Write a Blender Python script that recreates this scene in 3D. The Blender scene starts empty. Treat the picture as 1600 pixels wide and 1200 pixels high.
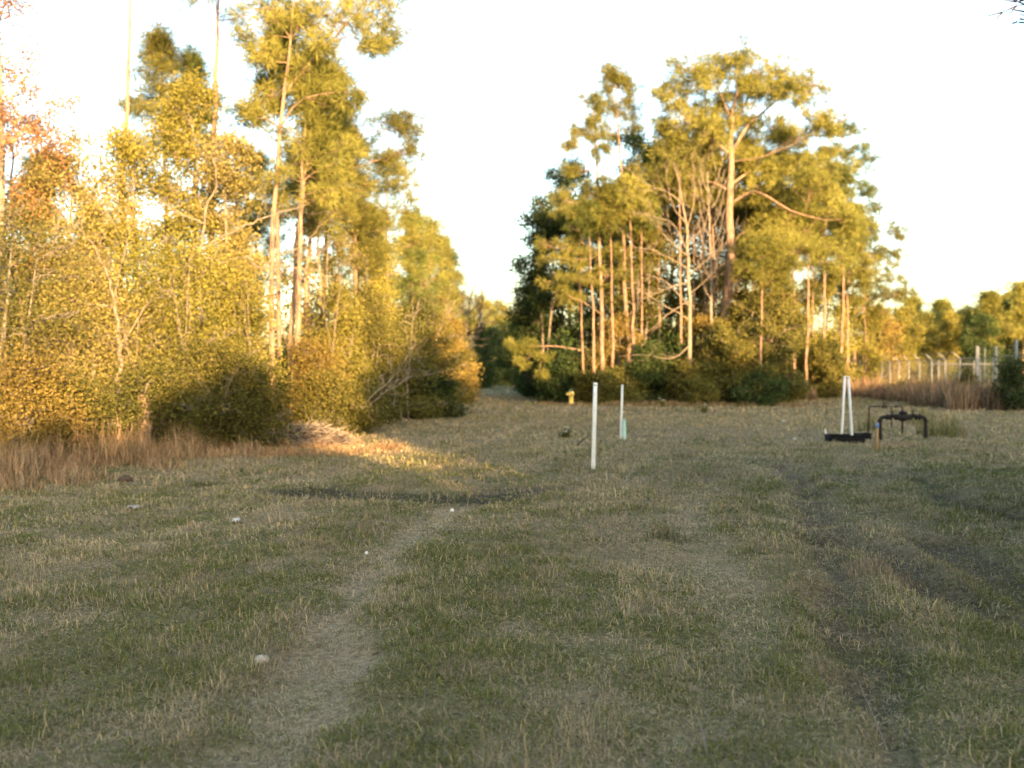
import bpy, math, random
import numpy as np
from mathutils import Vector

SC = bpy.context.scene
COL = SC.collection
F = 1555.0            # focal length in pixels of the 1600 px wide photograph
HZ = 580.0            # horizon row
CAMH = 1.6

# ------------------------------------------------------------------ noise / ground shape
def _hash(ix, iy, seed):
    h = (ix.astype(np.int64) * 374761393 + iy.astype(np.int64) * 668265263 + seed * 974711) & 0xffffffff
    h = ((h ^ (h >> 13)) * 1274126177) & 0xffffffff
    h = (h ^ (h >> 16)) & 0xffffffff
    return h / 4294967295.0

def vnoise(x, y, seed=0):
    x = np.asarray(x, float); y = np.asarray(y, float)
    ix = np.floor(x); iy = np.floor(y); fx = x - ix; fy = y - iy
    fx = fx * fx * (3 - 2 * fx); fy = fy * fy * (3 - 2 * fy)
    a = _hash(ix, iy, seed); b = _hash(ix + 1, iy, seed)
    c = _hash(ix, iy + 1, seed); d = _hash(ix + 1, iy + 1, seed)
    return (a * (1 - fx) + b * fx) * (1 - fy) + (c * (1 - fx) + d * fx) * fy

def fbm(x, y, seed=0, octs=4):
    s = 0; a = 0.5; t = 0
    for k in range(octs):
        s = s + a * vnoise(x * 2 ** k, y * 2 ** k, seed + 17 * k); t += a; a *= 0.5
    return s / t

def sstep(e0, e1, v):
    t = np.clip((v - e0) / (e1 - e0), 0, 1)
    return t * t * (3 - 2 * t)

def gp(px, py):
    """ground point seen at a pixel of the photograph"""
    Y = F * CAMH / (py - HZ)
    return ((px - 800) / F * Y, Y)

def seg_dist(x, y, pts):
    d = np.full(np.shape(x), 1e9)
    for (x0, y0), (x1, y1) in zip(pts[:-1], pts[1:]):
        dx, dy = x1 - x0, y1 - y0
        t = np.clip(((x - x0) * dx + (y - y0) * dy) / (dx * dx + dy * dy + 1e-9), 0, 1)
        d = np.minimum(d, np.hypot(x - x0 - t * dx, y - y0 - t * dy))
    return d

TRACK = [gp(*p) for p in ((390, 1260), (450, 1120), (505, 1020), (548, 930), (610, 865), (655, 828), (712, 798))]
TRACK2 = [gp(*p) for p in ((930, 1290), (1060, 1150), (1180, 1010), (1140, 915), (1090, 850), (1080, 790))]
DRYBAND = [gp(*p) for p in ((-150, 955), (120, 880), (330, 835), (480, 795), (640, 760))]
CROSSRUT = [gp(*p) for p in ((470, 769), (560, 774), (680, 783), (760, 782), (820, 770))]
RUTS_R = [[gp(*p) for p in ((1215, 728), (1262, 765), (1290, 830), (1310, 905), (1345, 1010), (1390, 1150), (1440, 1280))],
          [gp(*p) for p in ((1285, 842), (1380, 872), (1450, 915), (1540, 955), (1660, 985))],
          [gp(*p) for p in ((1440, 745), (1500, 790), (1560, 800), (1640, 815))],
          [gp(*p) for p in ((1470, 850), (1540, 890), (1640, 950))]]
HOLES = [gp(1040, 835) + (0.16,), gp(1545, 800) + (0.3,), gp(1300, 750) + (.2,)]

def wood_edge(y):
    """x of the left wood edge at distance y"""
    return np.interp(y, [0, 14, 17, 20, 23, 27, 32, 60, 100, 140], [-9.5, -7.2, -6.6, -5.9, -5.1, -4.4, -4.0, -4.3, -4.2, 2.0])

def masks(x, y):
    w1 = (fbm(x * .9, y * .9, 3) - .5) * .5
    m = {}
    m['track'] = np.maximum(1 - sstep(.0, .31, seg_dist(x, y, TRACK) + w1 * .6 + (fbm(x * 5, y * 5, 8, 3) - .5) * .35), .6 * (1 - sstep(.05, .34, seg_dist(x, y, TRACK2) + w1)))
    m['band'] = 1 - sstep(.15, .6, seg_dist(x, y, DRYBAND) + w1)
    m['rut'] = 1 - sstep(.25, .8, seg_dist(x, y, CROSSRUT) + w1 * .6)
    r = np.zeros(np.shape(x))
    for k, s in enumerate(RUTS_R):
        r = np.maximum(r, (1 - sstep(.06, .36, seg_dist(x, y, s) + w1 * .9)) * (1.0 if k else .8))
    for hx, hy, hr in HOLES:
        r = np.maximum(r, 1 - sstep(.3, 1.2, np.hypot(x - hx, (y - hy)) / hr))
    m['rutr'] = r
    e = wood_edge(y)
    left = sstep(-.3, 1.0, e - x + w1) * (y > 8)
    ins = ((x > 1.6) & (x < 13.5 + np.maximum(0, y - 50) * .35) & (y > 47) & (y < 110)).astype(float)
    m['wood'] = np.maximum(left, ins)
    m['path'] = sstep(66, 82, y) * (x < 12)
    m['far'] = sstep(20, 24, x) * sstep(40, 55, y)
    return m

def gh(x, y):
    x = np.asarray(x, float); y = np.asarray(y, float)
    m = masks(x, y)
    h = (fbm(x * .22, y * .22, 11, 3) - .5) * .14
    near = 1 - sstep(20, 60, y)
    h = h + near * ((fbm(x * 2.2, y * 2.2, 5, 3) - .5) * .055 + (vnoise(x * 8, y * 8, 9) - .5) * .012)
    h = h - .045 * m['track'] - .07 * m['rut'] - .10 * m['rutr'] + near * sstep(1.0, 4.0, x) * (fbm(x * 1.6, y * 1.6, 41, 3) - .5) * .12
    h = h + .03 * (1 - sstep(.3, .75, seg_dist(x, y, CROSSRUT)))
    h = h * (1 - .6 * sstep(80, 150, y))
    return h

def ghf(x, y):
    return float(gh(np.array([x]), np.array([y]))[0])

def W(px, py, Y):
    return np.array([(px - 800) / F * Y, Y, CAMH + (HZ - py) / F * Y])

# ------------------------------------------------------------------ mesh building
class MB:
    def __init__(s):
        s.v = []; s.f = {3: [], 4: []}; s.n = 0; s.big = []; s.c = []
    def add(s, v, f, k, col=None):
        v = np.asarray(v, np.float32).reshape(-1, 3); f = np.asarray(f, np.int64).reshape(-1, k)
        s.v.append(v); s.f[k].append(f + s.n); s.n += len(v)
        if col is not None: s.c.append(np.asarray(col, np.float32).reshape(-1, 3))
    def cap(s, idx):
        s.big.append([int(i) for i in idx])
    def data(s, name, smooth=False):
        me = bpy.data.meshes.new(name)
        v = np.concatenate(s.v) if s.v else np.zeros((0, 3), np.float32)
        loops = []; starts = []; tot = 0
        for k in (3, 4):
            if s.f[k]:
                f = np.concatenate(s.f[k]); loops.append(f.ravel())
                starts.append(tot + np.arange(len(f)) * k); tot += len(f) * k
        for b in s.big:
            loops.append(np.array(b)); starts.append(np.array([tot])); tot += len(b)
        loops = np.concatenate(loops).astype(np.int32); starts = np.concatenate(starts).astype(np.int32)
        me.vertices.add(len(v)); me.vertices.foreach_set('co', v.ravel())
        me.loops.add(len(loops)); me.loops.foreach_set('vertex_index', loops)
        me.polygons.add(len(starts)); me.polygons.foreach_set('loop_start', starts)
        if smooth: me.polygons.foreach_set('use_smooth', np.ones(len(starts), bool))
        me.update(calc_edges=True)
        if s.c:
            c = np.concatenate(s.c); c = np.concatenate([c, np.ones((len(c), 1), np.float32)], 1)
            a = me.color_attributes.new('Col', 'FLOAT_COLOR', 'POINT'); a.data.foreach_set('color', c.ravel())
        return me
    def obj(s, name, mat, parent=None, smooth=False, loc=None):
        me = s.data(name, smooth); me.materials.append(mat)
        o = bpy.data.objects.new(name, me); COL.objects.link(o)
        if parent is not None: o.parent = parent
        if loc is not None: o.location = loc
        return o

def tag(o, label=None, cat=None, group=None, kind=None):
    if label: o['label'] = label
    if cat: o['category'] = cat
    if group: o['group'] = group
    if kind: o['kind'] = kind
    return o

def empty(name, loc, label, cat, group=None):
    o = bpy.data.objects.new(name, None); COL.objects.link(o); o.location = loc
    o.empty_display_size = .2
    return tag(o, label, cat, group)

def unit(v):
    v = np.asarray(v, float); return v / (np.linalg.norm(v, axis=-1, keepdims=True) + 1e-12)

def tube(mb, pts, rad, n=6, caps=True):
    pts = np.asarray(pts, float); m = len(pts)
    rad = np.broadcast_to(np.asarray(rad, float), (m,))
    T = np.gradient(pts, axis=0); T = unit(T)
    ref = np.array([1., 0, 0]) if abs(T[0][0]) < .8 else np.array([0, 1., 0])
    A = unit(np.cross(T, ref)); B = np.cross(T, A)
    th = np.arange(n) / n * 2 * math.pi
    ring = (A[:, None] * np.cos(th)[None, :, None] + B[:, None] * np.sin(th)[None, :, None]) * rad[:, None, None] + pts[:, None]
    i = np.arange(m - 1)[:, None] * n; j = np.arange(n)[None]; k = (j + 1) % n
    f = np.stack([i + j, i + k, i + n + k, i + n + j], -1)
    b = mb.n
    mb.add(ring, f, 4)
    if caps:
        mb.cap(range(b + n - 1, b - 1, -1)); mb.cap(range(b + (m - 1) * n, b + m * n))

def prisms(mb, A, B, r0, r1):
    """many thin 3-sided twigs at once"""
    A = np.asarray(A, float).reshape(-1, 3); B = np.asarray(B, float).reshape(-1, 3)
    if not len(A): return
    T = unit(B - A)
    ref = np.where(np.abs(T[:, 2:3]) < .9, np.array([[0, 0, 1.]]), np.array([[1., 0, 0]]))
    U = unit(np.cross(T, ref)); V = np.cross(T, U)
    r0 = np.broadcast_to(r0, (len(A),))[:, None]; r1 = np.broadcast_to(r1, (len(A),))[:, None]
    vs = []
    for P, r in ((A, r0), (B, r1)):
        for k in range(3):
            a = k * 2.0944
            vs.append(P + (U * math.cos(a) + V * math.sin(a)) * r)
    v = np.stack(vs, 1)
    b = (np.arange(len(A)) * 6)[:, None, None]
    f = b + np.array([[0, 1, 4, 3], [1, 2, 5, 4], [2, 0, 3, 5]])[None]
    mb.add(v, f, 4)

def box(mb, c, s, rot=None):
    c = np.asarray(c, float); s = np.asarray(s, float) / 2
    v = np.array([[x, y, z] for x in (-1, 1) for y in (-1, 1) for z in (-1, 1)]) * s
    if rot is not None: v = v @ np.asarray(rot).T
    mb.add(v + c, [[0, 1, 3, 2], [4, 6, 7, 5], [0, 4, 5, 1], [2, 3, 7, 6], [0, 2, 6, 4], [1, 5, 7, 3]], 4)

def lathe(mb, o, d, prof, n=14):
    """prof: list of (distance along d, radius)"""
    o = np.asarray(o, float); d = unit(d)
    tube(mb, [o + d * (p[0] + 1e-4 * i) for i, p in enumerate(prof)], [p[1] for p in prof], n)

# ------------------------------------------------------------------ materials
def mat(name, rough=.9, spec=.2):
    m = bpy.data.materials.new(name); m.use_nodes = True
    nt = m.node_tree; b = nt.nodes['Principled BSDF']
    b.inputs['Roughness'].default_value = rough
    b.inputs['Specular IOR Level'].default_value = spec
    return m, nt, b

def node(nt, t, **kw):
    n = nt.nodes.new(t)
    for k, v in kw.items():
        if k.startswith('i_'): n.inputs[k[2:].replace('_', ' ')].default_value = v
        else: setattr(n, k, v)
    return n

def ramp(nt, fac, stops):
    r = nt.nodes.new('ShaderNodeValToRGB'); nt.links.new(fac, r.inputs['Fac'])
    e = r.color_ramp.elements
    while len(e) < len(stops): e.new(.5)
    for i, (p, c) in enumerate(stops):
        e[i].position = p; e[i].color = (*c, 1)
    return r.outputs['Color']

def solid(name, c, c2=None, scale=6, rough=.6, spec=.3, metal=0, bump=0.0):
    m, nt, b = mat(name, rough, spec)
    b.inputs['Metallic'].default_value = metal
    tc = node(nt, 'ShaderNodeTexCoord')
    nz = node(nt, 'ShaderNodeTexNoise', i_Scale=scale, i_Detail=5.0, i_Roughness=.65)
    nt.links.new(tc.outputs['Object'], nz.inputs['Vector'])
    nt.links.new(ramp(nt, nz.outputs['Fac'], [(.35, c), (.65, c2 or tuple(x * .8 for x in c))]), b.inputs['Base Color'])
    if bump:
        bp = node(nt, 'ShaderNodeBump', i_Strength=.5, i_Distance=bump)
        nt.links.new(nz.outputs['Fac'], bp.inputs['Height']); nt.links.new(bp.outputs['Normal'], b.inputs['Normal'])
    return m

def bark(name, dark, light, sc=9.0):
    m, nt, b = mat(name, .95, .1)
    tc = node(nt, 'ShaderNodeTexCoord'); mp = node(nt, 'ShaderNodeMapping'); mp.inputs['Scale'].default_value = (1, 1, .22)
    nt.links.new(tc.outputs['Object'], mp.inputs['Vector'])
    nz = node(nt, 'ShaderNodeTexNoise', i_Scale=sc, i_Detail=6.0, i_Roughness=.7)
    vo = node(nt, 'ShaderNodeTexVoronoi', i_Scale=sc * 1.6)
    nt.links.new(mp.outputs['Vector'], nz.inputs['Vector']); nt.links.new(mp.outputs['Vector'], vo.inputs['Vector'])
    mx = node(nt, 'ShaderNodeMath', operation='MULTIPLY_ADD'); mx.inputs[1].default_value = .5
    nt.links.new(vo.outputs['Distance'], mx.inputs[0]); nt.links.new(nz.outputs['Fac'], mx.inputs[2])
    nt.links.new(ramp(nt, mx.outputs[0], [(.45, dark), (.85, light)]), b.inputs['Base Color'])
    bp = node(nt, 'ShaderNodeBump', i_Strength=.8, i_Distance=.02)
    nt.links.new(mx.outputs[0], bp.inputs['Height']); nt.links.new(bp.outputs['Normal'], b.inputs['Normal'])
    return m

def leafmat(name, cols, trans=.35):
    """cols: 3 colours; each leaf takes its own mix, each plant a slight tint"""
    m = bpy.data.materials.new(name); m.use_nodes = True; nt = m.node_tree
    nt.nodes.clear()
    out = node(nt, 'ShaderNodeOutputMaterial')
    g = node(nt, 'ShaderNodeNewGeometry'); oi = node(nt, 'ShaderNodeObjectInfo')
    tc = node(nt, 'ShaderNodeTexCoord')
    nz = node(nt, 'ShaderNodeTexNoise', i_Scale=.55, i_Detail=3.0)
    nt.links.new(g.outputs['Position'], nz.inputs['Vector'])
    a = node(nt, 'ShaderNodeMath', operation='MULTIPLY_ADD'); a.inputs[1].default_value = .5
    nt.links.new(g.outputs['Random Per Island'], a.inputs[0])
    s = node(nt, 'ShaderNodeMath', operation='SUBTRACT'); s.inputs[1].default_value = .25
    nt.links.new(nz.outputs['Fac'], s.inputs[0]); nt.links.new(s.outputs[0], a.inputs[2])
    c = ramp(nt, a.outputs[0], [(.15, cols[0]), (.5, cols[1]), (.85, cols[2])])
    hs = node(nt, 'ShaderNodeHueSaturation')
    v = node(nt, 'ShaderNodeMapRange'); v.inputs['To Min'].default_value = .72; v.inputs['To Max'].default_value = 1.32
    nt.links.new(oi.outputs['Random'], v.inputs['Value']); nt.links.new(v.outputs[0], hs.inputs['Value'])
    nt.links.new(c, hs.inputs['Color'])
    d = node(nt, 'ShaderNodeBsdfDiffuse'); t = node(nt, 'ShaderNodeBsdfTranslucent')
    nt.links.new(hs.outputs[0], d.inputs['Color']); nt.links.new(hs.outputs[0], t.inputs['Color'])
    mx = node(nt, 'ShaderNodeMixShader'); mx.inputs[0].default_value = trans
    nt.links.new(d.outputs[0], mx.inputs[1]); nt.links.new(t.outputs[0], mx.inputs[2])
    nt.links.new(mx.outputs[0], out.inputs['Surface'])
    return m

def attrmat(name, trans=0.0, fine=None, bump=0):
    m, nt, b = mat(name, 1.0, .05)
    at = node(nt, 'ShaderNodeAttribute', attribute_name='Col')
    src = at.outputs['Color']
    if fine:
        g = node(nt, 'ShaderNodeNewGeometry')
        nz = node(nt, 'ShaderNodeTexNoise', i_Scale=fine, i_Detail=7.0, i_Roughness=.75)
        nt.links.new(g.outputs['Position'], nz.inputs['Vector'])
        mr = node(nt, 'ShaderNodeMapRange'); mr.inputs['From Min'].default_value = .3; mr.inputs['From Max'].default_value = .7
        mr.inputs['To Min'].default_value = .3; mr.inputs['To Max'].default_value = 1.6
        nt.links.new(nz.outputs['Fac'], mr.inputs['Value'])
        hs = node(nt, 'ShaderNodeHueSaturation'); nt.links.new(src, hs.inputs['Color']); nt.links.new(mr.outputs[0], hs.inputs['Value'])
        src = hs.outputs[0]
        if bump:
            bp = node(nt, 'ShaderNodeBump', i_Strength=.7, i_Distance=bump)
            nt.links.new(nz.outputs['Fac'], bp.inputs['Height']); nt.links.new(bp.outputs['Normal'], b.inputs['Normal'])
    nt.links.new(src, b.inputs['Base Color'])
    if trans:
        out = nt.nodes['Material Output']
        t = node(nt, 'ShaderNodeBsdfTranslucent'); nt.links.new(src, t.inputs['Color'])
        mx = node(nt, 'ShaderNodeMixShader'); mx.inputs[0].default_value = trans
        nt.links.new(b.outputs[0], mx.inputs[1]); nt.links.new(t.outputs[0], mx.inputs[2])
        nt.links.new(mx.outputs[0], out.inputs['Surface'])
    return m

M = dict(
    pine_bark=bark('pine_bark', (.06, .042, .032), (.24, .165, .12)),
    grey_bark=bark('grey_bark', (.07, .06, .05), (.22, .19, .16)),
    snag_bark=bark('snag_bark', (.12, .105, .09), (.28, .245, .21)),
    dark_bark=bark('dark_bark', (.02, .012, .012), (.06, .035, .03)),
    pale_bark=bark('pale_bark', (.09, .07, .055), (.20, .165, .125)),
    needles=leafmat('needles', [(.10, .115, .034), (.205, .205, .052), (.31, .29, .085)], .5),
    needles_deep=leafmat('needles_deep', [(.06, .085, .03), (.12, .15, .042), (.20, .215, .06)], .45),
    leaf_yellow=leafmat('leaf_yellow', [(.11, .115, .03), (.25, .235, .052), (.38, .33, .09)], .5),
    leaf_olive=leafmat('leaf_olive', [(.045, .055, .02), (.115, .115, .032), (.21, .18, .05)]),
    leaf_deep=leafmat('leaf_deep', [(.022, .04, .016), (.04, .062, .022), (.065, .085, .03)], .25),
    leaf_rust=leafmat('leaf_rust', [(.18, .09, .045), (.34, .19, .09), (.40, .26, .13)], .45),
    leaf_gold=leafmat('leaf_gold', [(.15, .14, .05), (.32, .275, .09), (.44, .37, .15)], .5),
    leaf_brown=leafmat('leaf_brown', [(.09, .07, .024), (.18, .14, .04), (.28, .21, .065)], .35),
    grass=attrmat('grass_blade', .25),
    ground=attrmat('ground', 0, 22.0, .03),
    pvc=solid('white_pvc', (.70, .72, .70), (.56, .57, .53), 5, .45, .4),
    mint=solid('mint_plastic', (.36, .58, .50), (.30, .50, .43), 8, .5, .4),
    wood=solid('stake_wood', (.40, .26, .12), (.28, .18, .08), 30, .85, .1),
    blue=solid('blue_tape', (.16, .26, .52), (.12, .2, .42), 20, .5, .3),
    red=solid('red_plastic', (.45, .05, .03), (.35, .04, .03), 20, .5, .3),
    iron=solid('dark_iron', (.011, .011, .011), (.022, .018, .016), 25, .65, .2, 0, .003),
    rust=solid('rusty_iron', (.06, .04, .03), (.035, .03, .028), 25, .75, .2, 0, .003),
    black=solid('black_plastic', (.006, .006, .007), (.010, .010, .010), 12, .7, .1),
    hydrant=solid('yellow_enamel', (.72, .56, .16), (.60, .45, .12), 14, .5, .4, 0, .002),
    green=solid('green_enamel', (.05, .11, .07), (.035, .08, .05), 14, .5, .4),
    galv=solid('galvanised', (.22, .23, .23), (.16, .17, .17), 10, .5, .4, .3),
    stone=solid('pale_stone', (.42, .38, .31), (.26, .235, .19), 30, .95, .1, 0, .006),
    paper=solid('white_paper', (.62, .62, .60), (.45, .45, .43), 20, .8, .1),
    twig=solid('dry_stick', (.30, .26, .21), (.20, .17, .13), 15, .9, .1),
    soil=solid('dark_debris', (.10, .075, .055), (.06, .045, .035), 12, 1, .05, 0, .02),
    petal=solid('white_petal', (.75, .76, .70), (.6, .62, .55), 20, .7, .1),
    pine_limb=bark('pine_limb', (.10, .065, .045), (.26, .18, .125)),
)

# ------------------------------------------------------------------ ground
def spaced(a, b, step, lo, hi, grow):
    v = list(np.arange(a, b, step)); s = step; x = v[-1]
    while x < hi: s *= grow; x += s; v.append(x)
    s = step; x = v[0]; pre = []
    while x > lo: s *= grow; x -= s; pre.append(x)
    return np.array(pre[::-1] + v)

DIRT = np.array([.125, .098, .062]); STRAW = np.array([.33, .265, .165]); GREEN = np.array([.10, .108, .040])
LITTER = np.array([.12, .080, .045]); DARK = np.array([.040, .036, .028]); BROWNG = np.array([.24, .165, .10])

def streak(x, y):
    a = x - .28 * y
    return fbm(a * 2.6, y * .32, 61, 4)

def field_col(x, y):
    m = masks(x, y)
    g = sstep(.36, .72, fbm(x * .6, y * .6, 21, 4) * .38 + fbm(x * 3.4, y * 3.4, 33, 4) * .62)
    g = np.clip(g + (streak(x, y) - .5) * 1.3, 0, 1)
    g = g * (1 - .45 * sstep(15, 24, y)) + .22 * (1 - sstep(4, 11, y))  # extra green close by darkens the near turf, painting in side-tree shade
    g = np.clip(g + .6 * sstep(.22, .55, x / (np.abs(y) + 2)) * (y < 16), 0, 1)  # dark green grass on the right, increased to paint in the shade there
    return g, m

def build_ground():
    xs = spaced(-9, 9.5, .07, -700, 700, 1.06); ys = spaced(3, 17, .07, -90, 1200, 1.03)
    X, Y = np.meshgrid(xs, ys)
    Z = gh(X, Y)
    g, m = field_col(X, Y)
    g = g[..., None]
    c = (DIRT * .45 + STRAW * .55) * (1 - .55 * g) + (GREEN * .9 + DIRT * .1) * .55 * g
    for key, colr, k in (('band', STRAW, .4), ('track', STRAW * .92 + .01, .6), ('rut', DARK, .85), ('rutr', DARK * 1.1, .68), ('wood', LITTER, .85), ('path', GREEN * .75 + DIRT * .25, .8), ('far', BROWNG, .8)):
        t = m[key][..., None] * k
        c = c * (1 - t) + colr * t
    mb = MB(); ny, nx = X.shape
    i = (np.arange(ny - 1)[:, None] * nx + np.arange(nx - 1)[None]).ravel()
    mb.add(np.stack([X, Y, Z], -1), np.stack([i, i + 1, i + nx + 1, i + nx], -1), 4, c)
    o = mb.obj('ground', M['ground'], smooth=True)
    tag(o, 'mown field of mixed straw and green turf with worn wheel tracks', 'ground', kind='structure')
build_ground()

# ------------------------------------------------------------------ grass
def blades(mb, x, y, z, h, w, lean, az, col, seg2=True):
    n = len(x); base = np.stack([x, y, z], -1)
    side = np.stack([np.cos(az), np.sin(az), np.zeros(n)], -1) * (w / 2)[:, None]
    la = az + 1.57 + np.sin(az * 7.3) * .9
    L = np.stack([np.cos(la), np.sin(la), np.zeros(n)], -1)
    up = np.array([0, 0, 1.])
    mid = base + (L * (np.sin(lean) * .45)[:, None] + up * (np.cos(lean) * .55)[:, None]) * h[:, None]
    l2 = np.minimum(lean * 1.7, 1.75)
    tip = mid + (L * np.sin(l2)[:, None] + up * np.cos(l2)[:, None]) * (h * .5)[:, None]
    v = np.stack([base - side, base + side, mid - side * .8, mid + side * .8, tip], 1)
    b = (np.arange(n) * 5)[:, None]
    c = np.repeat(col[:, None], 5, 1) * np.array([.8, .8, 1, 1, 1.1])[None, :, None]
    n0 = mb.n
    mb.add(v, b + np.array([[0, 1, 3, 2]]), 4, c)
    mb.f[3].append(b + np.array([[2, 3, 4]]) + n0)

def build_grass():
    rng = np.random.default_rng(4)
    mb = MB()
    for y0, y1, dens, hh, ww in ((3.0, 6, 7000, .055, .0040), (6, 9, 4800, .058, .0055), (9, 14, 2300, .062, .0085), (14, 22, 900, .07, .013), (22, 36, 260, .08, .022), (36, 70, 55, .10, .045), (70, 110, 5, .12, .1)):
        half = .56 * y1 + 3.2
        n = int(dens * 2 * half * (y1 - y0))
        x = rng.uniform(-half, half, n); y = rng.uniform(y0, y1, n)
        k = np.abs(x) < .56 * y + 3.2
        x, y = x[k], y[k]
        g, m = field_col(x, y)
        keep = rng.random(len(x)) < (1 - .22 * m['track']) * (1 - .8 * m['rut']) * (1 - .72 * m['rutr']) * (1 - .9 * m['wood']) * (.72 + .5 * sstep(.3, .65, fbm(x * 3.4, y * 3.4, 77, 3)))
        x, y, g = x[keep], y[keep], g[keep]; m = {a: b[keep] for a, b in m.items()}
        n = len(x); z = gh(x, y) - .004
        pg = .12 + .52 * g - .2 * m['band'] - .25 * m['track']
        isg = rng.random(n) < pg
        tall = (.5 + .85 * sstep(.25, .75, fbm(x * 2.3, y * 2.3, 55, 4)) + .7 * (rng.random(n) < .03)) * (1 - .4 * m['track'])
        h = hh * tall * rng.uniform(.5, 1.3, n)
        w = ww * rng.uniform(.6, 1.4, n)
        flat = rng.random(n) < .76; lean = np.where(flat, rng.uniform(1.1, 1.52, n), rng.uniform(.05, .8, n)); h = h * np.where(flat & ~isg, 1.4, 1.0); z = z + flat * rng.uniform(0, .015, n)
        lean = np.where(isg, np.minimum(lean, .9), lean)
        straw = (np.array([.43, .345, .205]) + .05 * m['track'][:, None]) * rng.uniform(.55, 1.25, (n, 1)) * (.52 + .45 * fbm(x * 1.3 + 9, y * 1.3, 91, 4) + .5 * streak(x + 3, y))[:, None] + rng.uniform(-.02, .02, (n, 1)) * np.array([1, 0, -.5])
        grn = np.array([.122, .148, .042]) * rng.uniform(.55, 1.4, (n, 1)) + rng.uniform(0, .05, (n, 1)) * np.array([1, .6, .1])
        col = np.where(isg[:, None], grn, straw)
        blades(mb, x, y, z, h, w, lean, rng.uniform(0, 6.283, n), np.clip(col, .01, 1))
    o = mb.obj('grass', M['grass'])
    tag(o, 'short mown straw and green grass blades covering the open field', 'grass', kind='stuff')
build_grass()

def tallgrass(name, label, pts, n, hh, ww, cols, seed, cat='grass', kind='stuff', spread=.5, lean=.45):
    """clumps of long dead stems about given (x, y, height, radius)"""
    rng = np.random.default_rng(seed); mb = MB()
    for (cx, cy, h, r) in pts:
        k = int(n * r * r * 4)
        a = rng.uniform(0, 6.283, k); rr = r * np.sqrt(rng.random(k))
        x = cx + rr * np.cos(a); y = cy + rr * np.sin(a)
        z = gh(x, y) - .02
        ht = h * rng.uniform(.35, 1.1, k) * (1 - .45 * (rr / r) ** 2)
        c = np.array(cols)[rng.integers(0, len(cols), k)] * rng.uniform(.6, 1.3, (k, 1))
        blades(mb, x, y, z, ht, ww * rng.uniform(.6, 1.5, k), rng.uniform(.03, lean, k), rng.uniform(0, 6.283, k), c)
    o = mb.obj(name, M['grass'])
    return tag(o, label, cat, kind=kind)

rg = random.Random(8)
pts = []
for i in range(70):                       # russet brush under the left trees
    t = rg.random(); Y = 14.6 + 7 * t ** 1.2
    X = float(wood_edge(Y)) - rg.uniform(-.1, 2.4)
    pts.append((X, Y, rg.uniform(.25, .95) * (1.25 if -8.4 < X < -5.6 else .85), rg.uniform(.15, .5)))
for i in range(80):
    Y = rg.uniform(13.2, 21.5); pts.append((float(wood_edge(Y)) - rg.uniform(-1.0, 1.5), Y, rg.uniform(.15, .5), rg.uniform(.2, .45)))
tallgrass('dead_brush', 'tangle of tall russet dead grass along the left wood edge', pts, 520, 1, .009,
          [(.38, .235, .135), (.42, .29, .17), (.22, .15, .09), (.46, .35, .22), (.15, .13, .06)], 3, lean=.75)
pts = []
for i in range(150):                      # brown strip in front of the fence
    t = rg.random(); Y = 41 + 42 * t; X = 22.5 + .185 * (Y - 50) - rg.uniform(-.5, 2.6) - (3.5 * rg.random() if Y > 60 else 0)
    pts.append((X, Y, rg.uniform(.6, 1.75), rg.uniform(.5, .9)))
for i in range(60):
    Y = rg.uniform(56, 84); pts.append((12 + (Y - 48) * .42 + rg.uniform(-1, 2), Y, rg.uniform(.5, 1.3), rg.uniform(.6, 1)))
tallgrass('tall_grass', 'tall brown dead grass along the foot of the chain link fence', pts, 120, 1, .03,
          [(.30, .19, .12), (.36, .25, .16), (.20, .14, .10), (.13, .12, .06)], 5)
pts = []
for i in range(46):                       # straw along the foot of the middle wood and the track end
    X = rg.uniform(1.6, 13.6); pts.append((X, 46.6 - rg.uniform(0, .8) + (1.2 if X < 3 else 0), rg.uniform(.15, .4), rg.uniform(.4, .8)))
for i in range(70):
    Y = rg.uniform(26, 95); pts.append((float(wood_edge(Y)) + rg.uniform(-1.2, .2), Y, rg.uniform(.15, .7), rg.uniform(.3, .6)))
tallgrass('straw', 'dry straw tufts along the foot of the woods beside the grass path', pts, 110, 1, .025,
          [(.30, .19, .11), (.26, .20, .12), (.14, .13, .05)], 6)

# ------------------------------------------------------------------ trees
def spline(P, n):
    P = np.asarray(P, float); t = np.linspace(0, len(P) - 1, n); out = []
    for u in t:
        i = min(int(u), len(P) - 2); f = u - i
        p0, p1, p2, p3 = P[max(i - 1, 0)], P[i], P[i + 1], P[min(i + 2, len(P) - 1)]
        out.append(.5 * ((2 * p1) + (p2 - p0) * f + (2 * p0 - 5 * p1 + 4 * p2 - p3) * f * f + (3 * p1 - p0 - 3 * p2 + p3) * f ** 3))
    return np.array(out)

def needles_at(mb, C, D, k, ln, wd, rng):
    n = len(C)
    d = unit(D[:, None] * .7 + unit(rng.normal(size=(n, k, 3))) * 1.0)
    L = ln * rng.uniform(.7, 1.15, (n, k, 1))
    base = C[:, None] + d * .02 - D[:, None] * rng.uniform(0, .12, (n, k, 1))
    tip = base + d * L; tip[..., 2] -= .12 * ln * rng.random((n, k))
    s = unit(np.cross(d, rng.normal(size=(n, k, 3)))) * wd / 2
    m = base + d * L * .45
    v = np.stack([base - s * .6, m + s, tip, m - s], 2).reshape(-1, 3)
    b = (np.arange(n * k) * 4)[:, None]
    mb.add(v, b + np.array([[0, 1, 2, 3]]), 4)

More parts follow.
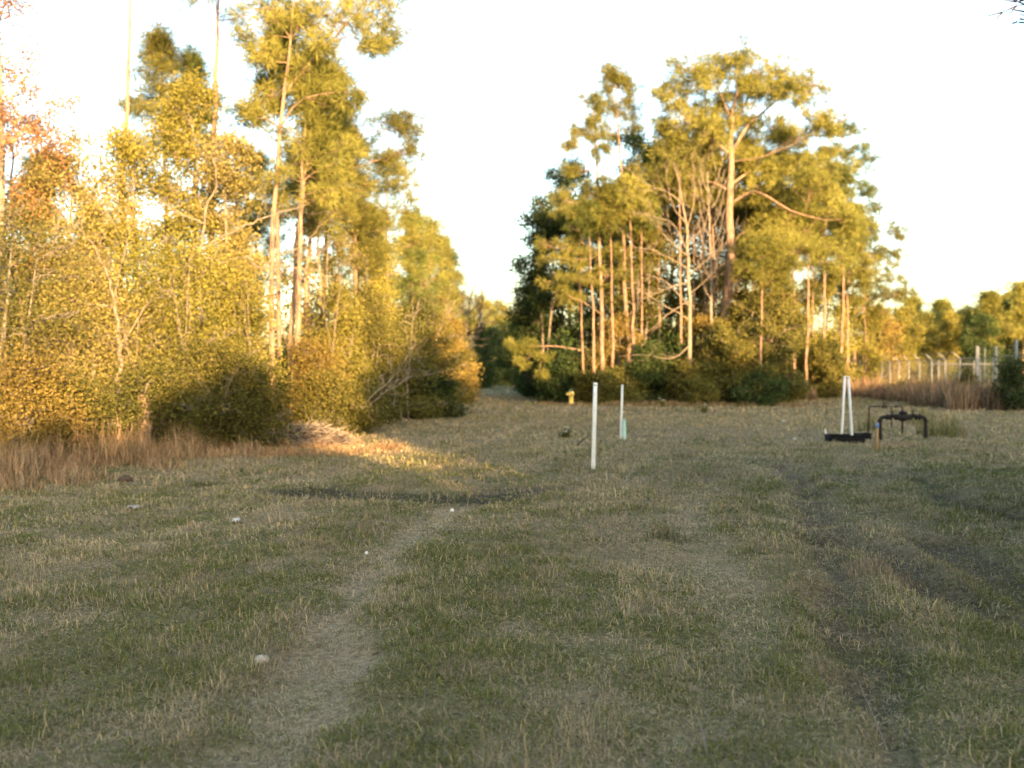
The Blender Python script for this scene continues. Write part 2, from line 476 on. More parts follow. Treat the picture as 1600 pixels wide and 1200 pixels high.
def leaves_at(mb, C, k, sig, size, rng, flat=.75):
    n = len(C)
    off = rng.normal(size=(n, k, 3)) * sig * np.array([1, 1, flat])
    P = (C[:, None] + off).reshape(-1, 3); m = len(P)
    nrm = unit(rng.normal(size=(m, 3)) + np.array([0, 0, .7])); a = unit(np.cross(nrm, rng.normal(size=(m, 3)))); b = np.cross(nrm, a)
    s = size * rng.uniform(.6, 1.3, (m, 1))
    a = a * s * .5; b = b * s * .30
    v = np.stack([P - a, P + b - a * .1, P + a, P - b - a * .1], 1)
    i = (np.arange(m) * 4)[:, None]
    mb.add(v, i + np.array([[0, 1, 2, 3]]), 4)

def plant(name, label, cat, trunk, r0, lobes, foliage, barkm, leafm, seed, group=None, per=8, detail=1.0,
          limb_r=1.0, ln=.26, wd=.022, k=26, puff=None, sig=.2, size=.075, bare=0, shade_limbs=True, trunks=None, min_attach=.15):
    """trunk: world points; lobes: [(centre, radii)] in world units"""
    rng = np.random.default_rng(seed)
    T = spline(trunk, 14); base = T[0].copy(); base[2] = ghf(base[0], base[1])
    T[0][2] = base[2] - .08
    root = empty(name, tuple(base), label, cat, group)
    H = T[-1][2] - T[0][2]
    rad = r0 * (1 - .88 * (np.linspace(0, 1, 14)) ** 1.1); rad[0] *= 1.3
    T = T.copy(); T[1:-1, :2] += rng.normal(size=(12, 2)) * r0 * .22
    tm = MB(); tube(tm, T - base, rad, 8)
    EX = []; ER = []
    for tt in (trunks or []):
        q = spline(tt[0], 10); EX.append(q[2:]); ER.append((tt[1] * (1 - .85 * np.linspace(0, 1, 10)))[2:]); tube(tm, q - base, tt[1] * (1 - .85 * np.linspace(0, 1, 10)), 6)
    tm.obj('trunk', M[barkm], root, True)
    if EX: EX = np.concatenate(EX); ER = np.concatenate(ER)
    lm = MB(); cm = MB(); TA = []; TB = []; CC = []; DD = []
    for (c, r) in lobes:
        c = np.asarray(c, float); r = np.asarray(r, float)
        # attach on the nearest allowed trunk point below the lobe
        hd = np.hypot(T[:, 0] - c[0], T[:, 1] - c[1])
        want = c[2] - (.55 if foliage != 'needle' else .28) * hd
        ok = (T[:, 2] - T[0][2]) > min_attach * H
        idx = np.where(ok, np.abs(T[:, 2] - want), 1e9).argmin()
        a = T[idx]; ar = rad[idx]
        if len(EX):
            dd = np.linalg.norm(EX - c, axis=1) + np.maximum(0, EX[:, 2] - c[2]) * .5; e = dd.argmin()
            if dd[e] < .75 * np.linalg.norm(c - a): a = EX[e]; ar = max(ER[e], .02)
        mid = a * .5 + c * .5 + np.array([0, 0, .10 * np.linalg.norm(c - a)]) * (-1 if foliage == 'needle' and rng.random() < .5 else 1) + rng.normal(size=3) * .06 * np.linalg.norm(c - a)
        q = spline([a, mid, c + (c - a) * .25], 7)
        lr = min(ar * .6, (.010 + .0075 * np.linalg.norm(c - a)) * limb_r)
        tube(lm, q - base, lr * (1 - .78 * np.linspace(0, 1, 7)), 5, False)
        n = max(3, int(per * detail))
        d = unit(rng.normal(size=(n, 3))) * (rng.random((n, 1)) ** .45) * rng.choice([1, 1, 1, 1.35], (n, 1))
        P = c + d * r
        A = q[rng.integers(3, 7, n)]
        Mi = (A + P) / 2 + rng.normal(size=(n, 3)) * .08
        TA += [A, Mi]; TB += [Mi, P]
        CC.append(P); DD.append(unit(P - A + np.array([0, 0, .12])))
        if bare:
            for _ in range(bare):
                e = P[rng.integers(0, n, n)] + rng.normal(size=(n, 3)) * r.mean() * .5; TA.append(P); TB.append(e)
    if TA:
        TA = np.concatenate(TA); TB = np.concatenate(TB)
        tr = max(.006, wd * .35) * limb_r
        prisms(lm, TA - base, TB - base, tr, tr * .5)
    if lm.n: lm.obj('limbs', M[barkm if barkm != 'pine_bark' else 'pine_limb'], root, True)
    if foliage and CC:
        C = np.concatenate(CC); D = np.concatenate(DD)
        if foliage == 'needle':
            m = 4; pf = (puff or (.105 + .0021 * base[1])); ln = ln * 1.25; wd = wd * .9; k = max(12, int(k * .8))
            C2 = np.repeat(C, m, 0) + rng.normal(size=(len(C) * m, 3)) * pf * np.array([1, 1, .7]); D2 = unit(np.repeat(D, m, 0) + rng.normal(size=(len(C) * m, 3)) * .5 + np.array([0, 0, .25]))
            needles_at(cm, C2 - base, D2, k, ln, wd, rng)
        else:
            leaves_at(cm, C - base, k, sig, size, rng)
        cm.obj('crown', M[leafm], root)
    return root

def pine_lobes(T, cb, spread, nl, rng, top=.35, flatten=.42, side=None, prof=None):
    """limb-end lobes of a forest pine; cb: crown base fraction of the height"""
    T = spline(T, 14); H0 = T[0][2]; H = T[-1][2] - H0; out = []
    az = rng.uniform(0, 6.28)
    for i in range(nl):
        f = cb + (1 - cb) * (i + rng.uniform(-.3, .3) + .5) / nl; f = min(max(f, cb), .985)
        g = (f - cb) / (1 - cb)
        L = spread * (prof(g) if prof else (.55 + .45 * math.sin(min(1, g * 1.6 + .25) * math.pi)) * (1 - .72 * g ** 2.2)) * rng.uniform(.55, 1.15)
        az += 2.4 + rng.uniform(-.5, .5)
        z = H0 + H * f; j = np.interp(z, T[:, 2], np.arange(14)); p = T[int(j)] * (1 - j % 1) + T[min(13, int(j) + 1)] * (j % 1)
        el = rng.uniform(-.05, .25) + .5 * g
        if side is not None and rng.random() < .6: az = side + rng.uniform(-.7, .7)
        c = p + np.array([math.cos(az), math.sin(az), math.tan(el)]) * L * .75
        out.append((c, (L * .40 + .14, L * .40 + .14, (L * .40 + .14) * flatten + .08)))
    out.append((T[-1] - np.array([0, 0, .15]), (spread * .14 + .1, spread * .14 + .1, .35 + spread * .1)))
    return out

def mass_lobes(x, Y, z0, z1, rx, ry, n, rng, lob=.3, taper=.25, low=1.0):
    """lobes through the outer part of a bushy crown"""
    out = []
    for i in range(n):
        f = (i + rng.random()) / n; z = z0 + (z1 - z0) * f
        w = math.sqrt(max(.03, 1 - abs(2 * (f - .42) / 1.16) ** 2.6)) * (1 - taper * f)
        a = rng.uniform(0, 6.283); q = rng.random() ** .4
        ph1 = rx * 7.7; w *= .72 + .5 * float(vnoise(np.array([a * 1.3 + ph1]), np.array([f * 3.5 + Y]), 3)[0])
        s = lob * rng.uniform(.55, 1.3)
        if rng.random() < .42: q = rng.uniform(1.0, 1.4); s *= .45; z += rng.uniform(-.05, .12) * (z1 - z0) * (f > .6)
        out.append(((x + math.cos(a) * q * rx * w, Y + math.sin(a) * q * ry * w, z), (rx * s, ry * s, (rx + (z1 - z0) * .3) * .5 * s)))
    return out

# --- pines: (name label, px/py trunk line, depth, crown start py, spread m, limbs, radius, extras)
def pine(label, line, Y, cb_py, spread, nl, r0, seed, mt='needles', per=8, group=None, lobes=None, cat='pine tree', side=None, name='pine_tree', **kw):
    rng = np.random.default_rng(seed)
    T = [W(px, py, Y) for px, py in line]
    b = T[0]; b[2] = ghf(b[0], b[1])
    H = T[-1][2] - b[2]; cb = (W(0, cb_py, Y)[2] - b[2]) / H
    lb = lobes if lobes is not None else pine_lobes(T, cb, spread, nl, rng, side=side)
    return plant(name, label, cat, T, r0, lb, 'needle', 'pine_bark', mt, seed, group, per, **kw)

def L(px, py, Y, rx, rz=None, dy=0, ry=None):
    """a lobe centred at a pixel; radii in photo pixels"""
    s = Y / F; c = W(px, py, Y); c[1] += dy
    return (c, (rx * s * 1.12, (ry or rx) * s * 1.12, (rz or rx * .6) * s * 1.2))

GL = 'tall pines of the left wood'
# the forked pine that carries the crown at the top left
lobes3 = [L(a, b, 27, r, q, d) for a, b, r, q, d in (
    (400, 62, 30, 20, .3), (430, 30, 34, 22, -.3), (470, 25, 32, 22, .2), (415, 100, 26, 16, -.4), (505, 20, 34, 24, .4), (540, 45, 30, 18, -.2),
    (450, 85, 28, 20, .5), (500, 80, 26, 16, -.5), (590, 20, 26, 22, 0), (600, 55, 20, 14, .3), (560, -10, 36, 20, .2), (480, 115, 26, 16, 0), (410, 150, 22, 14, .5),
    (440, -60, 40, 30, 0), (500, -80, 40, 30, .6), (400, -30, 36, 26, -.6), (620, -30, 30, 20, .3), (585, 82, 18, 10, -.2), (520, 130, 30, 16, .6), (545, 160, 24, 12, -.3), (390, 175, 18, 12, .2))]
pine('tall forked pine whose crown fills the top edge over the left wood', [(428, 665), (424, 480), (427, 330), (445, 150), (458, 40), (468, -170)], 27, 150, 2, 0, .09, 31, lobes=lobes3, per=11, group=GL,
     trunks=[([W(444, 150, 27), W(490, 95, 27.1), W(530, 55, 27.2), W(590, -15, 27.3)], .06)], limb_r=1.25)
pine('tall slender pine with bare trunk, leftmost over the yellow green trees', [(188, 690), (190, 400), (198, 200), (208, 0), (216, -330)], 28, -60, 2.3, 22, .11, 32, group=GL)
pine('straight pine trunk rising bare above the pale crooked tree', [(322, 680), (334, 260), (340, 100), (344, 0), (350, -280)], 29, 20, 1.9, 20, .10, 33, group=GL, per=7)
pine('short pine with dark blunt top poking above the yellow green trees', [(268, 670), (262, 400), (258, 200), (252, 62)], 33, 230, 1.5, 17, .09, 34, group=GL)
pine('pine with ragged needle top just right of the leftmost tall pine', [(300, 670), (305, 400), (303, 200), (300, 95)], 34, 230, 1.3, 12, .09, 35, group=GL, mt='needles_deep')
pine('thin dark pine standing close behind the forked pine', [(440, 660), (434, 400), (436, 250), (443, 90), (446, 20)], 28.5, 200, 1.2, 14, .075, 36, group=GL, mt='needles_deep')
pine('pine just right of the forked pine, trunk leaning to the right', [(447, 660), (462, 430), (480, 250), (495, 150), (500, 85)], 28, 330, 1.9, 18, .08, 37, per=5, group=GL, side=.0)
pine('reddish pine third from the forked pine, trunk bare to mid height', [(459, 655), (467, 480), (470, 340), (476, 230), (482, 140)], 27.2, 330, 1.5, 12, .08, 38, per=5, group=GL)
pine('thicker pale barked pine behind the reddish trunks', [(476, 650), (479, 500), (482, 380), (492, 210)], 31, 370, 1.8, 18, .13, 39, group=GL)
pine('pine with long limb of needles reaching out to the right', [(500, 650), (504, 500), (512, 350), (520, 120)], 33, 380, 2.0, 20, .10, 40, group=GL, lobes=None, side=.1)
pine('pine with two horizontal limbs reaching over the path side', [(555, 640), (558, 480), (552, 330), (545, 225)], 33, 430, 1.9, 0, .10, 41, group=GL, per=9,
     lobes=[L(a, b, 33, r, q, d) for a, b, r, q, d in ((628, 182, 22, 12, 0), (640, 210, 14, 8, 0), (600, 190, 22, 8, .3), (560, 200, 30, 16, .3), (520, 205, 26, 18, -.3), (640, 232, 16, 9, .2), (600, 250, 24, 10, .2),
            (560, 240, 28, 16, -.4), (530, 260, 30, 18, .4), (505, 290, 26, 16, 0), (575, 280, 24, 12, .5), (545, 310, 30, 16, -.3), (510, 340, 26, 16, .3), (580, 350, 24, 14, .1), (550, 380, 30, 18, .4), (520, 410, 28, 18, -.3), (585, 410, 22, 14, 0))])
pine('rounded pine on the path side of the left wood', [(606, 640), (606, 500), (604, 380), (606, 245)], 37, 470, 1.6, 0, .10, 42, group=GL, per=10,
     lobes=[L(a, b, 37, r, q, d) for a, b, r, q, d in ((605, 255, 22, 14, 0), (625, 268, 22, 12, .3), (595, 275, 22, 14, -.3), (635, 290, 18, 10, 0), (610, 298, 26, 12, .4), (628, 330, 22, 12, -.3), (600, 340, 24, 14, .3),
            (640, 365, 26, 12, 0), (610, 385, 30, 14, -.4), (660, 375, 18, 9, .2), (585, 400, 24, 14, 0), (630, 420, 28, 16, .4), (600, 450, 30, 16, 0))])
for i, (lab, xb, xt, Y, top, sp) in enumerate((
        ('slim pine between the rounded pine and the path end bushes', 640, 645, 43, 340, 1.5),
        ('pine with thin pointed top beyond the rounded pine', 668, 672, 50, 350, 1.6),
        ('brownish pine toward the far end of the left wood', 688, 690, 58, 378, 1.7),
        ('last pine of the left wood beside the path opening', 706, 704, 68, 398, 1.7),
        ('pine deep inside the left wood behind the leaning limb', 530, 530, 44, 190, 2.0),
        ('pine deep inside the left wood, right of the two limbed pine', 578, 582, 46, 330, 2.0),
        ('slim pine trunk glowing at mid height behind the forked pine', 404, 400, 36, 250, 1.3),
        ('pine behind the orange leaved tree at the left edge', 62, 66, 34, 250, 1.5),
        ('pine deep in the left wood behind the yellow green trees', 140, 138, 38, 330, 1.6))):
    pine(lab, [(xb, 640), ((xb + xt) / 2, 500), (xt, top)], Y, top + (600 - top) * .62, sp, 20, .10, 60 + i, group=GL, mt='needles' if i % 3 else 'needles_deep', per=7)

# --- right wood
GR = 'pines of the middle wood'
D = 51.
big = [(1135, 105, 34, 18), (1180, 110, 36, 20), (1100, 120, 34, 20), (1215, 125, 34, 24), (1150, 140, 34, 20), (1070, 140, 34, 22), (1240, 160, 26, 26), (1110, 160, 34, 20), (1190, 155, 34, 20), (1045, 165, 28, 18),
       (1220, 185, 32, 18), (1075, 190, 34, 20), (1245, 205, 20, 14), (1040, 205, 26, 16), (1160, 185, 30, 16), (1100, 215, 34, 18), (1050, 240, 30, 16), (1200, 225, 32, 16), (1180, 255, 30, 16), (1085, 255, 30, 14),
       (1230, 250, 34, 18), (1265, 215, 28, 20), (1260, 245, 34, 18), (1215, 285, 36, 18), (1275, 275, 34, 18), (1250, 300, 36, 18), (1295, 300, 32, 18), (1190, 300, 30, 14), (1310, 330, 32, 18), (1275, 340, 36, 18),
       (1235, 340, 36, 18), (1205, 350, 32, 18), (1320, 355, 26, 16), (1300, 375, 34, 18), (1250, 375, 36, 18), (1065, 285, 28, 14), (1100, 300, 24, 12), (1220, 400, 34, 18), (1180, 385, 28, 18), (1280, 410, 34, 18), (1175, 420, 26, 16), (1210, 430, 30, 16)]
rr = random.Random(3)
pine('largest pine of the middle wood with broad domed crown', [(1136, 625), (1137, 500), (1140, 380), (1139, 260), (1146, 190), (1150, 125)], D, 200, 5, 0, .33, 80,
     lobes=[L(a, b, D, r, q, rr.uniform(-2.3, 2.3)) for a, b, r, q in big], per=27, limb_r=.85, group=GR, ln=.30, wd=.035, k=26,
     trunks=[([W(1139, 250, D), W(1165, 200, D), W(1205, 165, D + .4), W(1235, 130, D + .6)], .11), ([W(1138, 240, D), W(1105, 215, D), W(1075, 190, D - .4), W(1050, 160, D - .4)], .10),
             ([W(1140, 320, D), W(1180, 300, D - .6), (W(1235, 330, D - 1)), W(1290, 345, D - 1)], .10), ([W(1140, 290, D), W(1180, 265, D + .5), W(1220, 270, D + 1), W(1265, 285, D + 1.2)], .08),
             ([W(1140, 300, D), W(1110, 285, D), W(1080, 290, D + .5)], .06), ([W(1148, 190, D), W(1170, 150, D), W(1185, 115, D + .3)], .07), ([W(1146, 200, D), W(1125, 150, D), W(1110, 120, D)], .06)])
pine('pine with drooping limbs of needles on the path side of the middle wood', [(943, 625), (939, 480), (934, 330), (931, 220), (925, 150)], 49.5, 470, 2.6, 0, .12, 81, per=8, puff=.13, group=GR, ln=.28, wd=.032,
     lobes=[L(a, b, 49.5, r, q, d) for a, b, r, q, d in ((925, 158, 12, 12, 0), (935, 175, 12, 10, .3), (920, 192, 14, 10, -.3), (908, 205, 12, 8, 0), (930, 215, 16, 10, .3), (895, 228, 14, 8, 0), (940, 240, 16, 9, -.3), (900, 262, 20, 8, .3),
            (880, 310, 26, 9, 0), (915, 300, 22, 10, .4), (950, 290, 18, 10, -.4), (895, 335, 24, 9, -.3), (865, 380, 26, 9, 0), (900, 375, 26, 12, .3), (935, 350, 22, 12, -.5), (870, 408, 24, 10, .2), (905, 405, 26, 12, -.4), (945, 390, 24, 12, .4), (885, 440, 26, 10, 0), (920, 435, 28, 12, -.5), (880, 462, 18, 8, .2), (950, 430, 24, 12, .2))])
pine('tallest thin pine of the middle wood with sparse pointed top', [(985, 625), (978, 480), (972, 330), (967, 220), (960, 108)], 51.5, 420, 2.0, 0, .13, 82, per=8, group=GR, ln=.26, wd=.03,
     lobes=[L(a, b, 51.5, r, q, d) for a, b, r, q, d in ((955, 112, 7, 8, 0), (962, 125, 12, 8, .2), (950, 120, 8, 8, -.2), (972, 122, 6, 8, 0), (983, 135, 5, 9, .2), (948, 142, 10, 8, 0), (975, 158, 10, 8, -.2), (985, 175, 8, 9, .3), (945, 165, 9, 6, 0), (960, 175, 10, 8, .3), (990, 200, 12, 8, 0),
            (945, 205, 12, 8, .3), (995, 270, 22, 12, .3), (960, 300, 20, 12, -.3), (1000, 320, 22, 14, 0), (970, 350, 26, 14, .4), (1005, 370, 20, 12, -.4), (975, 395, 26, 12, .2), (990, 420, 22, 12, 0))])
for i, (lab, xb, xt, Y, top, sp, cb, r) in enumerate((
        ('thin pine leaning left at the path corner of the middle wood', 929, 918, 49.2, 330, 1.4, 450, .085),
        ('thin pine between the drooping pine and the tallest thin pine', 957, 952, 49.6, 300, 1.4, 440, .09),
        ('slim pine trunk right of the tallest thin pine', 991, 982, 49.4, 285, 1.5, 420, .095),
        ('pair mate of slim trunks, thinner one, before the pale bare tree', 1003, 1000, 50.5, 300, 1.4, 430, .075),
        ('pine trunk directly left of the pale bare tree', 1064, 1058, 50.5, 215, 1.8, 380, .10),
        ('slim glowing pine trunk halfway to the largest pine', 1100, 1096, 53.5, 220, 2.0, 380, .12),
        ('pine trunk tucked left against the largest pine', 1115, 1110, 55, 200, 2.0, 380, .13),
        ('pine trunk tucked right behind the largest pine', 1165, 1162, 54, 220, 2.0, 400, .12),
        ('pine rising out of the dark thicket right of the largest pine', 1202, 1206, 55, 260, 2.2, 430, .13),
        ('pine inside the right part of the middle wood', 1240, 1236, 57, 300, 2.2, 440, .11),
        ('pine with pale trunk beyond the right thicket', 1258, 1262, 60, 250, 2.4, 470, .11),
        ('pine second beyond the right thicket', 1284, 1288, 62, 235, 2.4, 470, .12),
        ('pine third beyond the right thicket with leaning top', 1312, 1318, 61, 270, 2.4, 470, .12),
        ('pine trunk in shade deep behind the path corner', 906, 900, 56, 330, 1.8, 430, .10),
        ('dark pine trunk at the path side deep in the middle wood', 878, 876, 60, 350, 1.8, 430, .10),
        ('slim trunk between the pale bare tree and the tallest thin pine', 1030, 1026, 54, 240, 1.9, 360, .10))):
    pine(lab, [(xb, 620), ((xb + xt) / 2 + 2, 470), (xt, top)], Y, cb - (80 if i < 6 else 75), sp * .8, 14, r, 100 + i, group=GR, mt='needles' if i % 3 else 'needles_deep', per=7, ln=.28, wd=.034)
for i, (lab, xb, xt, Y, top, r) in enumerate((
        ('thin glowing trunk just left of the slim bare tree', 1088, 1084, 56, 290, .075), ('thin glowing trunk between slim bare tree and largest pine', 1124, 1120, 58, 280, .08),
        ('thin trunk close right of the largest pine, reddish', 1152, 1150, 57, 300, .075), ('thin reddish trunk above the dark thicket centre', 1178, 1176, 58, 310, .085),
        ('thin trunk fourth right of the largest pine', 1190, 1192, 60, 330, .08), ('thin trunk above the right shoulder of the thicket', 1222, 1220, 59, 330, .08),
        ('thin trunk between pale bare tree and tallest thin pine, farther back', 1045, 1042, 57, 300, .08), ('thin trunk behind the tallest thin pine', 1014, 1012, 58, 300, .08),
        ('thin trunk right of the golden bush at the sunny corner', 1270, 1272, 64, 330, .08), ('thin trunk behind the right end pine', 1336, 1334, 72, 370, .09), ('thin trunk behind the drooping limbed pine', 946, 944, 55, 300, .08))):
    pine(lab, [(xb, 620), ((xb + xt) / 2 - 2, 470), (xt, top)], Y, top + 70, 1.2, 9, r, 150 + i, group=GR, mt='needles', per=6, ln=.28, wd=.034)
pine('sparse thin pine standing above the right shoulder of the middle wood', [(1308, 610), (1314, 450), (1313, 300), (1316, 198)], 66, 300, 2.2, 0, .12, 120, group=GR, per=8, ln=.28, wd=.036, mt='needles_deep',
     lobes=[L(a, b, 66, r, q, d) for a, b, r, q, d in ((1316, 200, 16, 5, 0), (1335, 203, 12, 5, .3), (1300, 210, 12, 6, -.3), (1345, 230, 18, 7, 0), (1360, 245, 12, 7, .3), (1300, 235, 12, 6, 0), (1322, 240, 14, 6, .4), (1335, 265, 20, 6, -.3), (1305, 262, 12, 6, .2), (1345, 292, 20, 8, 0), (1360, 300, 12, 8, .2), (1310, 300, 14, 8, -.2), (1362, 328, 12, 6, 0))])
pine('pine at the right end of the middle wood with limbs reaching right', [(1352, 605), (1350, 480), (1350, 340)], 68, 480, 2.6, 0, .11, 121, group=GR, per=10, ln=.3, wd=.038,
     lobes=[L(a, b, 68, r, q, d) for a, b, r, q, d in ((1350, 350, 12, 10, 0), (1365, 365, 12, 10, .3), (1340, 375, 16, 10, -.3), (1398, 365, 9, 9, 0), (1375, 390, 20, 10, .4), (1345, 400, 22, 12, 0), (1392, 400, 14, 12, -.4), (1365, 420, 26, 12, .3), (1335, 430, 22, 12, 0), (1390, 438, 16, 5, .2), (1412, 457, 14, 4, 0), (1390, 462, 20, 6, -.2), (1360, 455, 24, 12, .2), (1345, 480, 22, 12, 0), (1375, 490, 18, 10, 0))])
pine('pine with bushy low crown behind the long fence start', [(1325, 605), (1324, 500), (1326, 330)], 64, 470, 2.4, 20, .12, 122, group=GR, per=11, ln=.3, wd=.038)
pine('young bright green pine in front of the largest pine', [(1188, 628), (1189, 500), (1190, 372)], 47.3, 520, 1.5, 0, .08, 123, group=GR, per=14, ln=.28, wd=.032,
     lobes=[L(a, b, 47.3, r, q, d) for a, b, r, q, d in ((1190, 380, 16, 10, 0), (1208, 392, 18, 10, .3), (1172, 395, 18, 10, -.3), (1195, 410, 26, 12, .4), (1225, 412, 18, 9, 0), (1165, 422, 20, 10, -.2), (1190, 440, 30, 12, 0), (1220, 440, 18, 10, .3))])
# low limb of needles reaching out over the path from the corner
pine('slender shaded pine with one long low limb over the path', [(912, 628), (911, 560), (908, 470), (905, 400)], 50, 430, 1.2, 0, .07, 124, group=GR, per=5, puff=.11, ln=.28, wd=.032, limb_r=.7,
     trunks=[([W(911, 548, 50), W(870, 541, 50), W(835, 541, 50), W(800, 540, 50)], .05), ([W(852, 541, 50), W(846, 555, 50), W(845, 580, 50)], .03), ([W(834, 541, 50), W(826, 558, 50), W(816, 568, 50)], .03)],
     lobes=[L(a, b, 50, r, q, d) for a, b, r, q, d in ((800, 538, 14, 6, 0), (815, 542, 10, 5, .2), (830, 540, 8, 5, 0), (818, 565, 10, 6, .1), (848, 560, 8, 8, 0), (845, 585, 7, 6, 0), (905, 405, 12, 12, 0), (890, 430, 14, 9, .3), (918, 440, 12, 9, -.3), (900, 470, 14, 8, 0))])

# --- broadleaf trees and shrubs
def bush(label, px, Y, top, wpx, leafm, seed, nl=26, per=8, bot=None, name='shrub', cat='shrub', k=44, sig=None, size=None, barkm='grey_bark', group=None, lob=.3, r0=None, depth=None, taper=.25, limb_r=1.0, stems=3, **kw):
    rng = np.random.default_rng(seed)
    s = Y / F; x = (px - 800) * s; g = ghf(x, Y)
    z1 = W(0, top, Y)[2]; z0 = g + .15 if bot is None else W(0, bot, Y)[2]
    rx = wpx * .5 * s; ry = depth or min(rx, 1.6 + rx * .4)
    r0 = r0 or .025 + .009 * (z1 - g)
    T = [np.array([x, Y, g]), np.array([x + rng.uniform(-.12, .12) * rx, Y, g + (z1 - g) * .35]), np.array([x + rng.uniform(-.2, .2) * rx, Y + rng.uniform(-.1, .1), g + (z1 - g) * .7]), np.array([x + rng.uniform(-.15, .15) * rx, Y, z1 - .1])]
    tk = []
    for q in range(stems):
        a = rng.uniform(0, 6.28); e = np.array([x + math.cos(a) * rx * .5, Y + math.sin(a) * ry * .5, g + (z1 - g) * rng.uniform(.6, .85)])
        tk.append(([np.array([x + .05 * math.cos(a), Y + .05 * math.sin(a), g - .05]), np.array([x + math.cos(a) * rx * .25, Y + math.sin(a) * ry * .25, g + (z1 - g) * .35]), e], r0 * .7))
    lb = mass_lobes(x, Y, z0, z1, rx, ry, nl, rng, lob, taper)
    return plant(name, label, cat, T, r0, lb, 'leaf', barkm, leafm, seed, group, per, trunks=tk, k=k,
                 sig=sig or max(.10, .15 * rx), size=size or .045 + .0016 * Y, min_attach=.04, limb_r=limb_r, wd=.016 + .0006 * Y, **kw)

SL = 'broadleaf trees of the left wood'; UL = 'shrubs under the left wood'
LB = [  # label, px, Y, top, width, material, lobes, name, bottom
    ('rusty orange leaved tree at the top left edge of the wood', 0, 23, -110, 190, 'leaf_rust', 26, 330),
    ('small rusty leaved tree low behind the left edge', 20, 25, 190, 170, 'leaf_rust', 26, 420),
    ('yellow green tree left of the leftmost tall pine', 110, 25, 245, 190, 'leaf_gold', 50, 560),
    ('yellow green tree around the trunk of the leftmost tall pine', 215, 26, 205, 170, 'leaf_yellow', 44, 560),
    ('tallest yellow green tree in the middle of the left wood', 298, 27, 135, 150, 'leaf_yellow', 50, 560),
    ('yellow green tree left of the forked pine', 358, 26, 215, 90, 'leaf_gold', 34, 560),
    ('loose pale leaved tree right of the forked pine', 500, 31, 300, 130, 'leaf_gold', 34, 580),
    ('yellow brown tree under the two limbed pine', 560, 35, 350, 120, 'leaf_yellow', 34, 600),
    ('thin leaved brown tree beyond the rounded pine', 655, 46, 395, 90, 'leaf_brown', 34, 600),
    ('olive tree nearest the path opening in the left wood', 700, 60, 430, 60, 'leaf_olive', 34, 600),
]
for i, (lab, px, Y, top, w, mt, nl, bot) in enumerate(LB):
    sparse = mt == 'leaf_rust' or i == 6
    bush(lab, px, Y, top, w, mt, 200 + i, nl, 8, bot, 'broadleaf_tree', 'broadleaf tree', k=(44 if sparse else 76), group=SL, sig=.235, size=.08, lob=.215, stems=2)
LS = [
    ('big olive shrub filling the left edge at mid height', 10, 19.5, 345, 200, 'leaf_olive', 40),
    ('golden shrub right of the big olive shrub', 130, 21, 430, 160, 'leaf_gold', 40),
    ('broad golden green shrub under the tallest yellow green tree', 290, 22.5, 395, 190, 'leaf_yellow', 56),
    ('golden green shrub just left of the forked pine trunks', 366, 24, 420, 80, 'leaf_yellow', 34),
    ('dark green shrub in front of the forked pine trunks', 350, 20.8, 560, 130, 'leaf_olive', 50),
    ('dark green shrub behind the russet grass', 255, 19.6, 590, 130, 'leaf_olive', 36),
    ('low leafy shrub at the far left edge beside the grass', 25, 16.8, 575, 140, 'leaf_brown', 30),
    ('low shrub with yellow tipped arching twigs', 110, 17.6, 610, 110, 'leaf_olive', 30),
    ('brown leaved shrub right of the reddish pine trunks', 492, 26, 545, 80, 'leaf_brown', 26),
    ('tall golden brown shrub above the brush pile', 535, 28.5, 455, 80, 'leaf_yellow', 36),
    ('low brown shrub between brush pile and leaning saplings', 560, 26.5, 612, 70, 'leaf_olive', 18),
    ('olive shrub wedged between the two brown shrubs', 512, 25.5, 590, 70, 'leaf_olive', 20),
    ('loose olive sapling thicket left of the rounded pine', 580, 30, 470, 80, 'leaf_olive', 30),
    ('dark shrub behind the grey leaning saplings', 610, 33, 520, 120, 'leaf_olive', 44),
    ('tall dark shrub under the rounded pine', 655, 38, 480, 110, 'leaf_olive', 44),
    ('dark green shrub low at the path side of the left wood', 665, 34, 590, 90, 'leaf_deep', 30),
    ('brown olive shrub nearer the path opening', 700, 48, 500, 70, 'leaf_brown', 36),
    ('sunlit golden bush at the far end of the left wood', 715, 62, 535, 44, 'leaf_brown', 30),
    ('small dark shrub behind the pine trunks at the left wood', 460, 29, 560, 110, 'leaf_deep', 34),
    ('shrub in the gap under the small rusty tree', 60, 24, 470, 150, 'leaf_brown', 36),
]
for i, (lab, px, Y, top, w, mt, nl) in enumerate(LS):
    bush(lab, px, Y, top, w, mt, 230 + i, int(nl * 1.1), 10, group=UL, k=56, stems=6, lob=.23, sig=.09 + .0015 * w, size=.035 + .0013 * Y)

